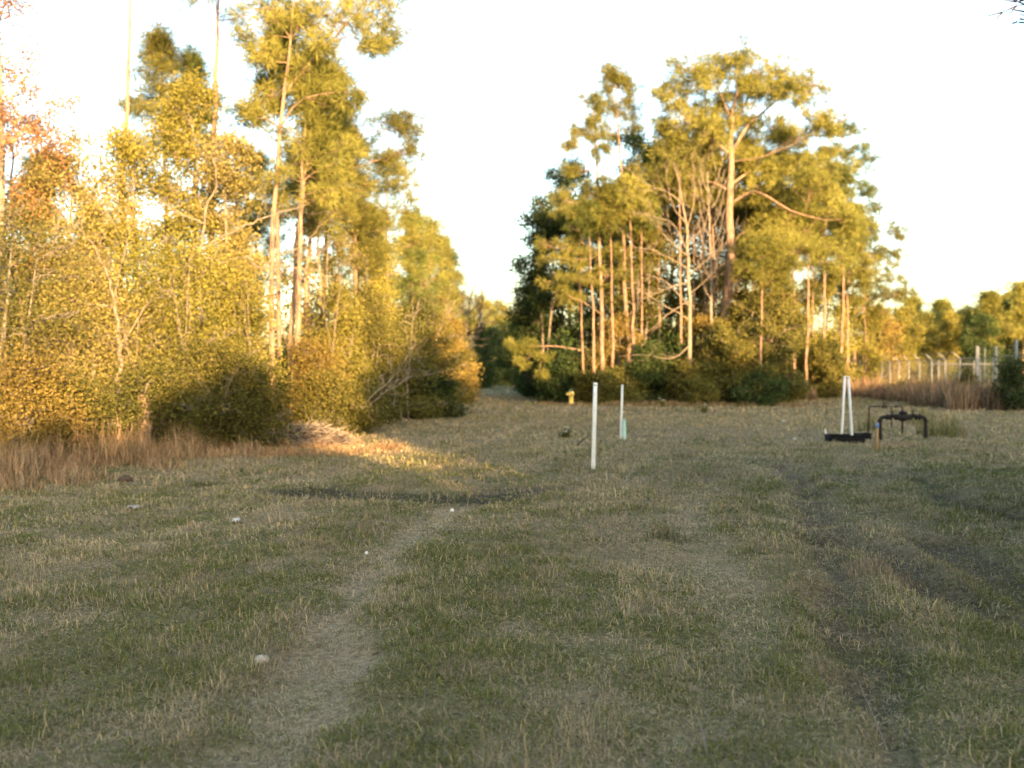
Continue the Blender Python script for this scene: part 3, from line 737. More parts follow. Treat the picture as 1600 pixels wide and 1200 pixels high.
SR = 'broadleaf trees of the middle wood'
RB = [
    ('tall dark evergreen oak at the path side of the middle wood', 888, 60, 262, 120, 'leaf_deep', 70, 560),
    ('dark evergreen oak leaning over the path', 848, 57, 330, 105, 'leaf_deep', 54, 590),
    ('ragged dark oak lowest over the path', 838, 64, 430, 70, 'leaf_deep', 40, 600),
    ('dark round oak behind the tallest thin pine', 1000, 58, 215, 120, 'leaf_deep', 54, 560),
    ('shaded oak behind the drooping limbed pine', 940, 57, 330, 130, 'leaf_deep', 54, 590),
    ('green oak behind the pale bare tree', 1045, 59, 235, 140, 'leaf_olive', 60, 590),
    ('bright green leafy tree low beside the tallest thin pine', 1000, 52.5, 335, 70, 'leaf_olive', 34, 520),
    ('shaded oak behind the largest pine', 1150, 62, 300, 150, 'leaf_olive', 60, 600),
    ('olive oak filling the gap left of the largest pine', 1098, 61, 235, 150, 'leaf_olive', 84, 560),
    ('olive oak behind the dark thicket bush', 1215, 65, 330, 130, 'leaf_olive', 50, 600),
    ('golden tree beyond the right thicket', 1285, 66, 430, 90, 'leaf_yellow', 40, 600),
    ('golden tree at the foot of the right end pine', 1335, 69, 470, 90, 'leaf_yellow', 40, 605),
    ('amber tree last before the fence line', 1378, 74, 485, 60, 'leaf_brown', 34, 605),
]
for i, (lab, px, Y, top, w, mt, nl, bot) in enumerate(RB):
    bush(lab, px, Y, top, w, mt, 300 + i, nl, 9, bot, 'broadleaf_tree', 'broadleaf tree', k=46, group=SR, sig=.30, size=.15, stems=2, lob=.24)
UR = 'shrubs under the middle wood'
RS = [
    ('large dark rounded thicket bush at the right corner of the middle wood', 1190, 48.5, 470, 120, 'leaf_olive', 70),
    ('dark bush left of the large thicket bush', 1135, 48.5, 520, 100, 'leaf_olive', 50),
    ('tall olive bush at the right end of the thicket', 1222, 50, 455, 60, 'leaf_olive', 44),
    ('low dark bush under the pale bare tree', 1070, 48, 572, 80, 'leaf_olive', 40),
    ('low green bush at the front of the thicket corner', 1195, 46.6, 590, 70, 'leaf_deep', 30),
    ('low dark bush between white posts and wood', 1015, 48.4, 548, 60, 'leaf_deep', 40),
    ('dark bush behind the second white post', 968, 48.5, 585, 80, 'leaf_olive', 36),
    ('small yellow green bush right of the hydrant', 916, 48.6, 590, 40, 'leaf_olive', 20),
    ('dark bush behind the yellow hydrant', 880, 51, 570, 70, 'leaf_deep', 36),
    ('low bright green bush in front of the wood middle', 1092, 46.8, 598, 40, 'leaf_olive', 16),
    ('dark low bush at the inner path corner', 850, 60, 575, 50, 'leaf_deep', 28),
    ('olive bush in the gap beside the young pine', 1150, 52, 470, 110, 'leaf_olive', 50),
    ('golden bush right of the thicket in the sun', 1262, 62, 540, 50, 'leaf_yellow', 28),
    ('shadowed green bush before the golden tree', 1292, 60, 540, 50, 'leaf_olive', 30),
    ('brown leaved bush at the foot of the bare trunks', 1100, 50.5, 500, 90, 'leaf_brown', 40),
    ('brown leaved bush between the slim trunks', 965, 51, 500, 90, 'leaf_brown', 36),
]
for i, (lab, px, Y, top, w, mt, nl) in enumerate(RS):
    bush(lab, px, Y, top, w, mt, 330 + i, nl, 10, group=UR, k=44, sig=.20, size=.12, stems=4, lob=.26)

# --- end of the path
GE = 'trees closing the far end of the path'
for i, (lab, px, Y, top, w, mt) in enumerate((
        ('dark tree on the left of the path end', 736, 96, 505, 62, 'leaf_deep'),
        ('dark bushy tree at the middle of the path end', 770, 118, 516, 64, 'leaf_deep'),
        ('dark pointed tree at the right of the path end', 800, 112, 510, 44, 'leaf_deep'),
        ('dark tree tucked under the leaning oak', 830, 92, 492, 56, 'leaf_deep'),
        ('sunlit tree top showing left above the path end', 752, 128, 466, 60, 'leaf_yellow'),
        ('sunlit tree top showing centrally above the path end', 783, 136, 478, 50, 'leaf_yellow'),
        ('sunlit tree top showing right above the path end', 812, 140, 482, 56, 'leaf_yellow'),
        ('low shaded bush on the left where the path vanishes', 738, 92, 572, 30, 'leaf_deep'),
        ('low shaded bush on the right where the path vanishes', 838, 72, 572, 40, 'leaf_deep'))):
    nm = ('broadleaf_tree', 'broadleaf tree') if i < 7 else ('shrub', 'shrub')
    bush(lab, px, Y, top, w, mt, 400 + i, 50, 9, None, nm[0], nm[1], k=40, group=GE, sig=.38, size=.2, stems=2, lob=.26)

# --- far tree line on the right: four trees built, then copied
def copytree(root, loc, rz, sc, label):
    r = root.copy(); COL.objects.link(r); r.location = loc; r.rotation_euler = (0, 0, rz); r.scale = sc; r['label'] = label
    for ch in root.children:
        c = ch.copy(); COL.objects.link(c); c.parent = r
    return r
GF = 'far tree line beyond the fence'
far = []
for i, (mt, nm) in enumerate((('leaf_yellow', 'a'), ('needles', 'b'), ('leaf_deep', 'c'), ('leaf_brown', 'd'))):
    px = (1410, 1452, 1527, 1370)[i]; top = (488, 495, 497, 500)[i]; w = (64, 70, 56, 64)[i]; Y = (130, 136, 124, 128)[i]
    lab = ('yellow green round tree at the left start of the far tree line', 'olive round tree third along the far tree line',
           'dark green narrow tree standing out in the far tree line', 'brown tree of the far tree line right behind the amber tree')[i]
    far.append(bush(lab, px, Y, top, w, mt, 450 + i, 44, 9, None, 'broadleaf_tree', 'broadleaf tree', k=42, group=GF, sig=.42, size=.24, stems=2, lob=.28))
rf = random.Random(12)
order = [(1432, 140, 0, 'second'), (1478, 138, 0, 'fourth'), (1500, 142, 1, 'fifth'), (1520, 150, 0, 'sixth'), (1548, 140, 0, 'seventh'), (1568, 134, 2, 'eighth'), (1590, 142, 0, 'ninth'), (1612, 138, 1, 'tenth'), (1645, 140, 0, 'eleventh')]
cw = ['yellow green', 'olive', 'dark green', 'brown']
for px, Y, kx, nth in order:
    s = Y / F; src = far[kx]; h0 = {0: 130 * (HZ - 488) / F, 1: 136 * (HZ - 495) / F, 2: 124 * (HZ - 497) / F}[kx] + CAMH
    top = np.interp(px, [1400, 1480, 1560, 1650], [492, 500, 476, 462]) + rf.uniform(-7, 5)
    h = (HZ - top) * s + CAMH; q = h / h0
    copytree(src, ((px - 800) * s, Y, ghf((px - 800) * s, Y)), rf.uniform(0, 6.28), (q * rf.uniform(.85, 1.15), q, q), f'{cw[kx]} tree, {nth} along the far tree line from its left end')
pine_src = pine('tall thin pine in the far tree line above the gate', [(1545, 590), (1546, 520), (1545, 462)], 128, 540, 2.4, 18, .13, 470, group=GF, per=9, ln=.5, wd=.08, k=18)
for px, Y, sc_, lab in ((1598, 130, 1.12, 'tallest thin pine at the right end of the far tree line'), (1470, 146, 1.02, 'thin pine rising between far round trees left of the gate'), (1575, 150, 1.12, 'thin pine rising right of the dark narrow far tree'), (1425, 150, 1.08, 'thin pine rising at the left of the far tree line')):
    X = (px - 800) / F * Y; copytree(pine_src, (X, Y, ghf(X, Y)), rf.uniform(0, 6), (sc_,) * 3, lab)

# woods as masses: undergrowth filling the wood floors, far woods, and the tree belt behind the viewer that shades the field
def mass(name, label, cat, pos, size, mt, seed, k, sig):
    rng = np.random.default_rng(seed); mb = MB(); leaves_at(mb, np.array(pos), k, sig, size, rng, .8)
    mb_o = mb.obj(name, M[mt]); return tag(mb_o, label, cat, kind='stuff')
pos = []
for i in range(900):
    Y = rg.uniform(26, 62); e = float(wood_edge(Y)); X = rg.uniform(-.58 * Y - 3, e - .8); pos.append((X, Y, rg.uniform(.1, 2.6 + 1.8 * math.sin(X * 1.3 + Y) + (Y - 26) * .05)))
mass('undergrowth', 'shaded leafy undergrowth deep inside the left wood', 'undergrowth', pos, .16, 'leaf_olive', 501, 60, .5)
pos = []
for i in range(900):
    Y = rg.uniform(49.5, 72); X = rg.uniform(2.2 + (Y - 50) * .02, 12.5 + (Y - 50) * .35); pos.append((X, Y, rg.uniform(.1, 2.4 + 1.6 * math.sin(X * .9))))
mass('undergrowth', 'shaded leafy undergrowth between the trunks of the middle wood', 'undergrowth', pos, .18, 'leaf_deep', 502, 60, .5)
pos = []
for i in range(2600):
    X = rg.uniform(-40, 140); Y = 165 + rg.uniform(0, 14) + abs(X - 40) * .05; pos.append((X, Y, rg.random() * (8.0 + 2.0 * math.sin(X * .31) + 1.3 * math.sin(X * .83) - (3.5 if X > 30 else 0))))
mass('woods', 'distant woods closing the horizon behind everything', 'woods', pos, .45, 'leaf_olive', 503, 40, .7)

# ------------------------------------------------------------------ sun and the shading belt
AZ = math.radians(21.0); EL = math.radians(7.2)
dh = np.array([-math.sin(AZ), math.cos(AZ)]); ph = np.array([math.cos(AZ), math.sin(AZ)])
US = [-16, -6, -3, -1.5, 0, 1.0, 2.4, 3.3, 3.6, 5.7, 6.2, 9, 14, 19, 26, 30, 34, 45, 60, 80]
HS = [6.3, 5.7, 5.3, 5.0, 5.2, 6.6, 6.9, 6.0, 3.9, 3.9, 7.2, 7.6, 8.8, 9.3, 9.6, 9.8, 9.2, 8.9, 9.2, 9.5]
def belt():
    rng = np.random.default_rng(77); n = 52000
    u = rng.uniform(-16, 80, n); s = -20 + rng.uniform(-3.5, 2.5, n)
    H = np.interp(u, US, HS) + (fbm(u * .9, u * 0, 5, 3) - .5) * 1.5
    z = rng.random(n) ** .8 * H; low = rng.random(n) < .5; z = np.where(low, rng.random(n) * np.maximum(H - 1.6, 1), z)
    P = np.stack([u * ph[0] + s * dh[0], u * ph[1] + s * dh[1], z], -1)
    mb = MB(); leaves_at(mb, P, 9, .3, .34, rng, .6)
    o = mb.obj('woods', M['leaf_olive']); tag(o, 'belt of trees behind the viewer that shades the field', 'woods', kind='stuff')
belt()

# ------------------------------------------------------------------ bare trees
def limbtree(name, label, cat, branches, mt, group=None, twigs=0, seed=0, tw=.5, tr=.012):
    """branches: list of (points, r0, r1), the first being the trunk"""
    rng = np.random.default_rng(seed)
    b0 = np.array(branches[0][0][0], float); b0[2] = ghf(b0[0], b0[1])
    root = empty(name, tuple(b0), label, cat, group)
    tm = MB(); lm = MB(); A = []; B = []
    for i, (P, r0, r1) in enumerate(branches):
        P = [np.array(p, float) for p in P]
        if i == 0: P[0][2] = b0[2] - .08
        q = spline(P, 4 * len(P)); q[1:-1] += rng.normal(size=(len(q) - 2, 3)) * min(r0 * .5, .02)
        tube(tm if i == 0 else lm, q - b0, np.linspace(r0, r1, len(q)), 7 if i == 0 else 5)
        for _ in range(twigs):
            j = rng.integers(len(q) // 3, len(q)); d = unit(q[min(j + 1, len(q) - 1)] - q[j - 1]) + rng.normal(size=3) * .55 + np.array([0, 0, .25])
            p = q[j]; l = tw * rng.uniform(.4, 1.2)
            for s_ in range(3):
                e = p + unit(d) * l * .4; A.append(p); B.append(e); p = e; d = d + rng.normal(size=3) * .3
                if s_ < 2:
                    A.append(p); B.append(p + unit(d + rng.normal(size=3) * .8) * l * .3)
    tm.obj('trunk', M[mt], root, True)
    if A: prisms(lm, np.array(A) - b0, np.array(B) - b0, tr, tr * .4)
    if lm.n: lm.obj('limbs', M[mt], root, True)
    return root

Y0 = 24.5
limbtree('bare_tree', 'pale crooked bare tree with twisting limbs in the left wood', 'bare tree', [
    ([W(190, 690, 20.5), W(190, 640, 20.5), W(186, 590, 20.5), W(188, 540, 20.5), W(180, 480, 20.6)], .065, .04),
    ([W(180, 480, 20.6), W(160, 478, 20.5), W(130, 475, 20.4)], .03, .01), ([W(181, 485, 20.6), W(172, 440, 20.7), W(150, 390, 20.8), W(120, 350, 21)], .03, .01),
    ([W(188, 545, 20.5), W(215, 500, 20.6), W(232, 470, 20.8)], .02, .008), ([W(180, 480, 20.6), W(186, 430, 20.8), W(200, 380, 21)], .02, .008)], 'pale_bark', twigs=5, seed=1, tw=.8, tr=.007)
limbtree('bare_tree', 'pale bare tree with long sinuous limbs crossing before the forked pine', 'bare tree', [
    ([W(292, 680, Y0), W(296, 560, Y0), W(288, 470, Y0), (W(300, 415, Y0))], .07, .045),
    ([W(300, 415, Y0), W(330, 402, Y0 - .2), W(350, 412, Y0 - .3), W(385, 402, Y0 - .5), W(410, 420, Y0 - .6), W(450, 415, Y0 - .7), W(520, 432, Y0 - .8)], .045, .012),
    ([W(300, 415, Y0), W(318, 380, Y0), W(322, 330, Y0 + .2), W(340, 285, Y0 + .2), W(332, 240, Y0 + .3)], .045, .012),
    ([W(312, 395, Y0), W(350, 370, Y0 - .3), W(390, 350, Y0 - .5), W(430, 335, Y0 - .5), W(480, 320, Y0 - .6)], .04, .01),
    ([W(320, 350, Y0), W(285, 335, Y0), W(260, 320, Y0)], .025, .01), ([W(355, 410, Y0 - .3), W(365, 440, Y0 - .4), W(355, 470, Y0 - .4)], .018, .006),
    ([W(410, 420, Y0 - .6), W(435, 400, Y0 - .6), W(470, 385, Y0 - .6), W(505, 350, Y0 - .6)], .025, .008)], 'pale_bark', twigs=6, seed=2, tw=.8, tr=.007)
limbtree('tree_stump', 'broken reddish trunk standing in the russet grass', 'tree stump', [([W(225, 705, 19), W(224, 650, 19), W(223, 618, 19)], .15, .10)], 'pine_bark', seed=3)
for i, (lab, px, Y, y1, dx) in enumerate((('thin lit stem before the golden shrub, leaning left', 128, 20, 520, -26), ('thin lit stem rising from the russet grass, leaning right', 338, 20, 600, 22), ('thin lit stem before the broad golden green shrub', 284, 21, 430, 12),
        ('thin forked lit stem left of the forked pine', 396, 23.5, 440, -10), ('thin lit stem behind the brush pile', 452, 26, 480, 14), ('thin lit stem above the brown leaved shrub', 510, 27, 430, 24), ('thin lit stem left of the rounded pine', 585, 32, 420, -12),
        ('thin lit stem between pale crooked tree and broken trunk', 208, 20, 500, 8))):
    limbtree('sapling', lab, 'sapling', [([W(px, 690, Y), W(px + dx * .4, (640 + y1) / 2 + 20, Y), W(px + dx, y1, Y)], .018, .006), ([W(px + dx * .4, (640 + y1) / 2 + 20, Y), W(px + dx * .2 - 14, y1 + 30, Y - .2)], .010, .004)], 'pale_bark', UL, twigs=6, seed=700 + i, tw=.7, tr=.006)
Yb = 47.6
br = [([W(1078, 628, Yb), W(1077, 500, Yb), W(1074, 400, Yb), W(1070, 340, Yb), W(1052, 255, Yb)], .12, .03)]
for a in ((1074, 400, 1040, 370, 1010, 310), (1074, 380, 1100, 350, 1115, 290), (1072, 350, 1050, 320, 1040, 260), (1075, 420, 1030, 395, 985, 385), (1076, 440, 1045, 450, 1000, 470), (1076, 430, 1110, 400, 1135, 380),
          (1074, 360, 1085, 300, 1080, 240), (1077, 500, 1040, 478, 1005, 455), (1077, 480, 1040, 440, 1010, 430), (1078, 540, 1050, 560, 1015, 555), (1076, 460, 1100, 440, 1120, 420), (1073, 390, 1050, 350, 1020, 340),
          (1077, 470, 1045, 490, 1010, 520), (1065, 320, 1040, 300, 1010, 290)):
    br.append(([W(a[0], a[1], Yb), W(a[2], a[3], Yb - .4), W(a[4], a[5], Yb - .9)], .035, .009))
limbtree('bare_tree', 'pale bare tree with many upswept limbs in front of the middle wood', 'bare tree', br, 'pale_bark', twigs=7, seed=4, tw=1.6, tr=.010)
br = [([W(1115, 622, 50), W(1112, 500, 50), W(1110, 400, 50), W(1105, 270, 50)], .10, .03)]
for k in range(12):
    y = 470 - k * 16; sd = 1 if k % 2 else -1; br.append(([W(1111, y, 50), W(1111 + sd * 12, y - 22, 49.7), W(1111 + sd * 20, y - 62, 49.5)], .03, .01))
limbtree('bare_tree', 'slim bare tree with upright twigs left of the largest pine', 'bare tree', br, 'grey_bark', twigs=5, seed=5, tw=1.4, tr=.010)
limbtree('bare_tree', 'grey leaning bare sapling beside the path end of the brush pile', 'bare sapling', [
    ([W(628, 655, 31), W(618, 610, 31), W(606, 585, 31), W(596, 560, 31)], .04, .015), ([W(612, 600, 31), W(628, 580, 30.8), W(645, 560, 30.6)], .015, .005)], 'grey_bark', twigs=6, seed=6, tw=.9)
limbtree('bare_tree', 'pale thin upright sapling nearest the path at the left wood', 'bare sapling', [
    ([W(640, 655, 32), W(636, 620, 32), W(640, 560, 32), W(645, 500, 32)], .028, .008)], 'grey_bark', twigs=8, seed=7, tw=1.0)
for i, (lab, a) in enumerate((('upper pale leaning branch rising from the brush toward the path', ((540, 648), (575, 625), (605, 600), (625, 575))), ('lower pale leaning branch rising from the brush toward the path', ((545, 652), (580, 632), (615, 605), (645, 588))))):
    limbtree('fallen_branch', lab, 'branch', [([W(px, py, 26.4) for px, py in a], .02, .006)], 'snag_bark', twigs=12, seed=8 + i, tw=.8, tr=.007)
limbtree('bare_tree', 'grey leafless tree with fine upswept twigs beside the path opening', 'bare tree', [([W(728, 610, 66), W(728, 540, 66), W(733, 480, 66), W(742, 445, 66)], .10, .03)] +
         [([W(729, 560 - k * 14, 66), W(745 + k * 2, 530 - k * 12, 65), W(755 - k * 3, 500 - k * 8, 64)], .035, .01) for k in range(6)] + [([W(728, 540 - k * 16, 66), W(705, 500 - k * 14, 65), W(700 + k * 3, 470 - k * 6, 64)], .03, .01) for k in range(4)],
         'grey_bark', twigs=12, seed=10, tw=2.0, tr=.013)
limbtree('bare_tree', 'sunlit bare twigs arching at mid height near the path opening', 'bare tree', [([W(672, 635, 40), W(676, 560, 40), W(690, 510, 40), W(712, 470, 40)], .05, .02),
         ([W(690, 510, 40), W(715, 490, 39.5), W(735, 478, 39)], .02, .008), ([W(684, 530, 40), W(705, 525, 39.5), W(722, 530, 39)], .02, .008)], 'pale_bark', twigs=9, seed=11, tw=1.3, tr=.008)
limbtree('bare_tree', 'thin bare tree at the left edge with sunlit upper twigs', 'bare tree', [([W(50, 690, 20), W(44, 600, 20), W(38, 520, 20), W(30, 470, 20)], .035, .015), ([W(36, 510, 20), W(55, 560, 19.6), W(60, 575, 19.5)], .02, .01), ([W(33, 480, 20), W(60, 440, 20), W(80, 400, 20)], .02, .008)], 'pale_bark', twigs=10, seed=12, tw=1.2)

# tree beside the viewer on the right: only a few dark twigs reach into the picture
limbtree('bare_tree', 'dark budding twigs hanging in at the top right corner', 'bare tree', [
    ([(8.6, 10.2, 0), (8.7, 10.1, 2.6), (8.5, 10.3, 5.0), (8.8, 10.0, 7.6)], .14, .05),
    ([(8.5, 10.3, 4.6), (7.7, 11.0, 5.4), (6.9, 11.6, 5.75), (6.27, 12.0, 5.85)], .05, .008), ([(7.4, 11.2, 5.6), (6.9, 11.7, 6.0), (6.3, 12.1, 6.05)], .02, .006),
    ([(8.7, 10.1, 5.4), (9.6, 9.4, 6.4), (10.2, 8.8, 7.2)], .05, .01), ([(8.7, 10.0, 6.2), (8.2, 9.2, 7.2), (7.9, 8.7, 7.9)], .04, .01)], 'dark_bark', twigs=12, seed=13, tw=.4, tr=.011)
for i, (lab, X, Y, h, r) in enumerate((('leafy evergreen shading the near right side of the field', 7.8, 4.0, 5.8, 1.9), ('second leafy evergreen shading the right side of the field', 8.4, 9.0, 6.3, 2.0))):
    bush(lab, 800 + F * X / Y, Y, HZ - (h - CAMH) * F / Y, 2 * r * F / Y, 'leaf_deep', 520 + i, 80, 10, None, 'broadleaf_tree', 'broadleaf tree', k=60, sig=.22, size=.12, depth=r)

# ------------------------------------------------------------------ brush pile, debris
def heap():
    rng = np.random.default_rng(9); c = np.array([*gp(478, 692), 0]); root = empty('brush_pile', (c[0], c[1], ghf(c[0], c[1])), 'low grey heap of cut branches at the foot of the left wood', 'brush pile')
    mb = MB(); nu, nv = 26, 12; V = []
    for i in range(nv + 1):
        for j in range(nu):
            a = j / nu * 6.283; r = i / nv
            k = 1 + .25 * float(fbm(np.array([math.cos(a) * 2 + 5]), np.array([math.sin(a) * 2 + 5]), 4)[0])
            V.append((math.cos(a) * r * .95 * k, math.sin(a) * r * .8 * k, .42 * (1 - r ** 2) * (1 + .5 * (rng.random() - .5)) - .05))
    Fc = [[i * nu + j, i * nu + (j + 1) % nu, (i + 1) * nu + (j + 1) % nu, (i + 1) * nu + j] for i in range(nv) for j in range(nu)]
    mb.add(V, Fc, 4); mb.obj('soil_mound', M['soil'], root)
    n = 420; a = rng.uniform(0, 6.28, n); r = np.sqrt(rng.random(n)); x = np.cos(a) * r * 1.05; y = np.sin(a) * r * .9; z = .40 * (1 - r ** 2) + rng.uniform(-.03, .10, n)
    d = unit(rng.normal(size=(n, 3)) * np.array([1, 1, .35])); l = rng.uniform(.1, .45, (n, 1)); P = np.stack([x, y, z], -1)
    sb = MB(); prisms(sb, P - d * l, P + d * l, rng.uniform(.005, .014, n), .004); sb.obj('sticks', M['twig'], root)
heap()
tallgrass('dead_brush', 'low straw and leaf litter scattered round the brush pile', [(gp(540, 700)[0] + rg.uniform(-1.4, 1.2), gp(540, 700)[1] + rg.uniform(-2, 2), .2, .5) for _ in range(20)], 260, 1, .012, [(.34, .2, .1), (.26, .17, .1)], 12, lean=1.3)

def lump(name, label, cat, px, py, w, h, mt, seed, d=None, flat=False):
    x, y = gp(px, py); rng = np.random.default_rng(seed); mb = MB(); nu, nv = 14, 8; V = []
    d = d or w * .8
    for i in range(nv + 1):
        p = math.pi * i / nv
        for j in range(nu):
            a = 6.283 * j / nu; k = 1 + .35 * (float(vnoise(np.array([math.cos(a) * 1.6 + seed + 3 * math.cos(p)]), np.array([math.sin(a) * 1.6 + 9]), seed)[0]) - .5) + .06 * rng.normal()
            V.append((math.sin(p) * math.cos(a) * w / 2 * k, math.sin(p) * math.sin(a) * d / 2 * k, max(-.3, math.cos(p)) * h * .62 * k + h * .25))
    mb.add(V, [[i * nu + j, (i + 1) * nu + j, (i + 1) * nu + (j + 1) % nu, i * nu + (j + 1) % nu] for i in range(nv) for j in range(nu)], 4)
    o = mb.obj(name, M[mt], None, True, (x, y, ghf(x, y))); return tag(o, label, cat)
def sheet(name, label, cat, px, py, w, h, mt, seed):
    """a crumpled scrap: a bent, folded sheet with thickness"""
    x, y = gp(px, py); rng = np.random.default_rng(seed); n = 7; mb = MB(); V = []
    hz = rng.random((n, n)) * h
    for s in (0, .003):
        for i in range(n):
            for j in range(n): V.append(((j / (n - 1) - .5) * w * (1 - .2 * (i % 2)), (i / (n - 1) - .5) * w * .7, hz[i, j] + .035 + s))
    N = n * n; Fc = []
    for i in range(n - 1):
        for j in range(n - 1):
            a = i * n + j; Fc += [[a, a + n, a + n + 1, a + 1], [a + N, a + N + 1, a + N + n + 1, a + N + n]]
    rim = [j for j in range(n)] + [i * n + n - 1 for i in range(1, n)] + [(n - 1) * n + j for j in range(n - 2, -1, -1)] + [i * n for i in range(n - 2, 0, -1)]
    for k in range(len(rim)):
        a, b = rim[k], rim[(k + 1) % len(rim)]; Fc.append([a, b, b + N, a + N])
    mb.add(V, Fc, 4); o = mb.obj(name, M[mt], None, False, (x, y, ghf(x, y))); return tag(o, label, cat)

lump('stone', 'fist sized pale rock in the near grass beside the worn track', 'stone', 408, 1037, .085, .05, 'stone', 1)
sheet('paper_scrap', 'bright white crumpled scrap in the left middle of the field', 'litter', 368, 823, .085, .05, 'paper', 2)
sheet('paper_scrap', 'torn tan scrap left of the bright white scrap', 'litter', 208, 802, .15, .045, 'stone', 3)
lump('stone', 'small white pebble in the dark rut crossing the field', 'stone', 706, 798, .05, .05, 'paper', 6)
lump('stone', 'small pale pebble on the worn track', 'stone', 572, 868, .035, .035, 'paper', 7)
sheet('paper_scrap', 'white scrap on the grass left of the leaning white posts', 'litter', 1243, 691, .10, .05, 'paper', 9)
sheet('paper_scrap', 'white scrap on the far grass before the middle wood', 'litter', 1224, 662, .12, .05, 'paper', 10)
lump('dirt_clod', 'brown heap of dead leaves lying at the path mouth', 'leaf heap', 720, 633, .75, .12, 'soil', 12)
lump('dirt_clod', 'dark flat leaf heap along the shaded wood edge', 'leaf heap', 668, 645, .9, .08, 'soil', 13)
lump('dirt_clod', 'dark low clump of dead weeds at the foot of the russet grass', 'leaf heap', 196, 752, .22, .10, 'soil', 14)

def stick(label, pts, r, mt='twig'):
    P = []
    for px, py, up in pts:
        x, y = gp(px, py); P.append(np.array([x, y, ghf(x, y) + up]))
    b = P[0].copy(); mb = MB(); tube(mb, spline(P, 9) - b, np.linspace(r, r * .5, 9), 6)
    o = mb.obj('stick', M[mt], None, True, tuple(b)); tag(o, label, 'stick')
def stick3(label, a, b, r, mt='soil'):
    a = np.array(a, float); b = np.array(b, float); mb = MB(); tube(mb, spline([a, (a + b) / 2 + [0, 0, .02], b], 7) - a, np.linspace(r, r * .4, 7), 6)
    q = (a * .5 + b * .5); tube(mb, np.array([q, q + [-.05, .03, .09]]) - a, [r * .5, r * .2], 5)
    o = mb.obj('stick', M[mt], None, True, tuple(a)); tag(o, label, 'stick')
x, y = gp(900, 697); stick3('dark broken stick poking up left of the tall white post', (x, y, 0), (x + .32, y, .24), .02)
stick('long pale stalk lying in the grass at the lower right', [(1390, 1165, .01), (1365, 1120, .05), (1350, 1085, .07), (1345, 1070, .07)], .0028)
stick('short pale stalk lying in the grass at the lower middle right', [(1106, 1190, .01), (1098, 1160, .05), (1090, 1135, .06)], .0028)
stick('pale stalk pair lying right of the tall white post', [(966, 768, .02), (980, 755, .06), (990, 745, .10)], .009)

# small flowering weeds
for i, (lab, px, py, h) in enumerate((('small green weed with white blooms left of the tall white post', 884, 684, .22), ('small white flowered weed in front of the wood above the posts', 1034, 636, .3), ('small white flowered weed right of the thicket front', 1098, 646, .3), ('small leafy weed near the middle wood corner', 1156, 636, .25))):
    x, y = gp(px, py); g = ghf(x, y); rng = np.random.default_rng(600 + i); root = empty('weed', (x, y, g), lab, 'weed', 'flowering weeds in the field')
    sm = MB(); tip = rng.normal(size=(9, 3)) * [.12, .12, .05] + [0, 0, h]; prisms(sm, np.zeros((9, 3)), tip, .006, .003); sm.obj('stem', M['leaf_olive'], root)
    lf = MB(); leaves_at(lf, np.concatenate([tip * .4, tip * .75]), 6, .05, .09, rng); lf.obj('leaves', M['leaf_olive'], root)
    if i < 3:
        fl = MB(); leaves_at(fl, tip[:5], 5, .025, .06, rng); fl.obj('blossoms', M['petal'], root)
for i, (lab, px, py, h, r) in enumerate((('green brown reedy weeds behind the leaning white posts', 1352, 676, .62, .35), ('reedy weeds right of the dark pipe frame', 1465, 683, .9, .5), ('tall thin weeds behind the dark pipe frame', 1432, 664, .8, .35), ('low dead grass tuft round the wooden stake', 1395, 700, .2, .45))):
    x, y = gp(px, py); tallgrass('weed_clump', lab, [(x, y, h, r), (x + r, y + .3, h * .8, r * .7)], 190, 1, .012, [(.16, .17, .06), (.24, .18, .10), (.10, .12, .04)] if i < 3 else [(.32, .25, .16), (.26, .2, .12)], 620 + i, 'weeds', 'thing', lean=.4)
for i, (lab, px, py, h, r) in enumerate((('small green tuft at the front of the russet grass', 318, 757, .16, .22), ('dark grass tussock in the centre right of the near field', 1042, 845, .15, .22), ('dark green tussock at the right edge of the field', 1552, 808, .16, .38), ('dark green tuft low left of the tall white post', 908, 715, .14, .2), ('straw tussock between the wheel ruts at the right', 1375, 900, .16, .32))):
    x, y = gp(px, py); tallgrass('tussock', lab, [(x, y, h, r)], 900, 1, .007, [(.10, .08, .05), (.07, .09, .03)] if i < 4 else [(.3, .24, .16), (.22, .17, .11)], 640 + i, 'grass tuft', 'thing', lean=.9)

# ------------------------------------------------------------------ posts and pipes
def leanpost(label, bpx, bpy, tpx, tpy, dpx, group='white plastic posts', foot=0):
    x, y = gp(bpx, bpy); s = y / F; g = ghf(x, y); r = dpx * s / 2; H = (bpy - tpy) * s; dx = (tpx - bpx) * s
    root = empty('plastic_post', (x, y, g), label, 'post', group)
    mb = MB(); d = unit([dx, .02, H]); Ln = math.hypot(dx, H)
    tube(mb, [d * -.15, d * .01, d * (Ln * .5), d * (Ln - .03)], [r] * 4, 16); mb.obj('pipe', M['pvc'], root, True)
    cb = MB(); lathe(cb, d * (Ln - .045), d, [(0, r * 1.0), (.002, r * 1.12), (.03, r * 1.12), (.042, r * .95), (.047, r * .5)], 16); cb.obj('cap', M['pvc'], root)
    return root, d, Ln, r
leanpost('tall white plastic post standing alone nearest the viewer', 927, 736, 930.5, 601, 6.6)
leanpost('white plastic post with the mint green tube at its foot', 970, 686, 972.5, 601.5, 3.6)
leanpost('left one of the two leaning white posts, behind the black box', 1315.5, 682, 1320.5, 589, 4.0)
leanpost('right one of the two leaning white posts, in front of the black box', 1332, 691, 1326, 590, 4.2)
leanpost('short white pipe stub left of the black box', 1291.5, 684, 1290, 672, 2.6)
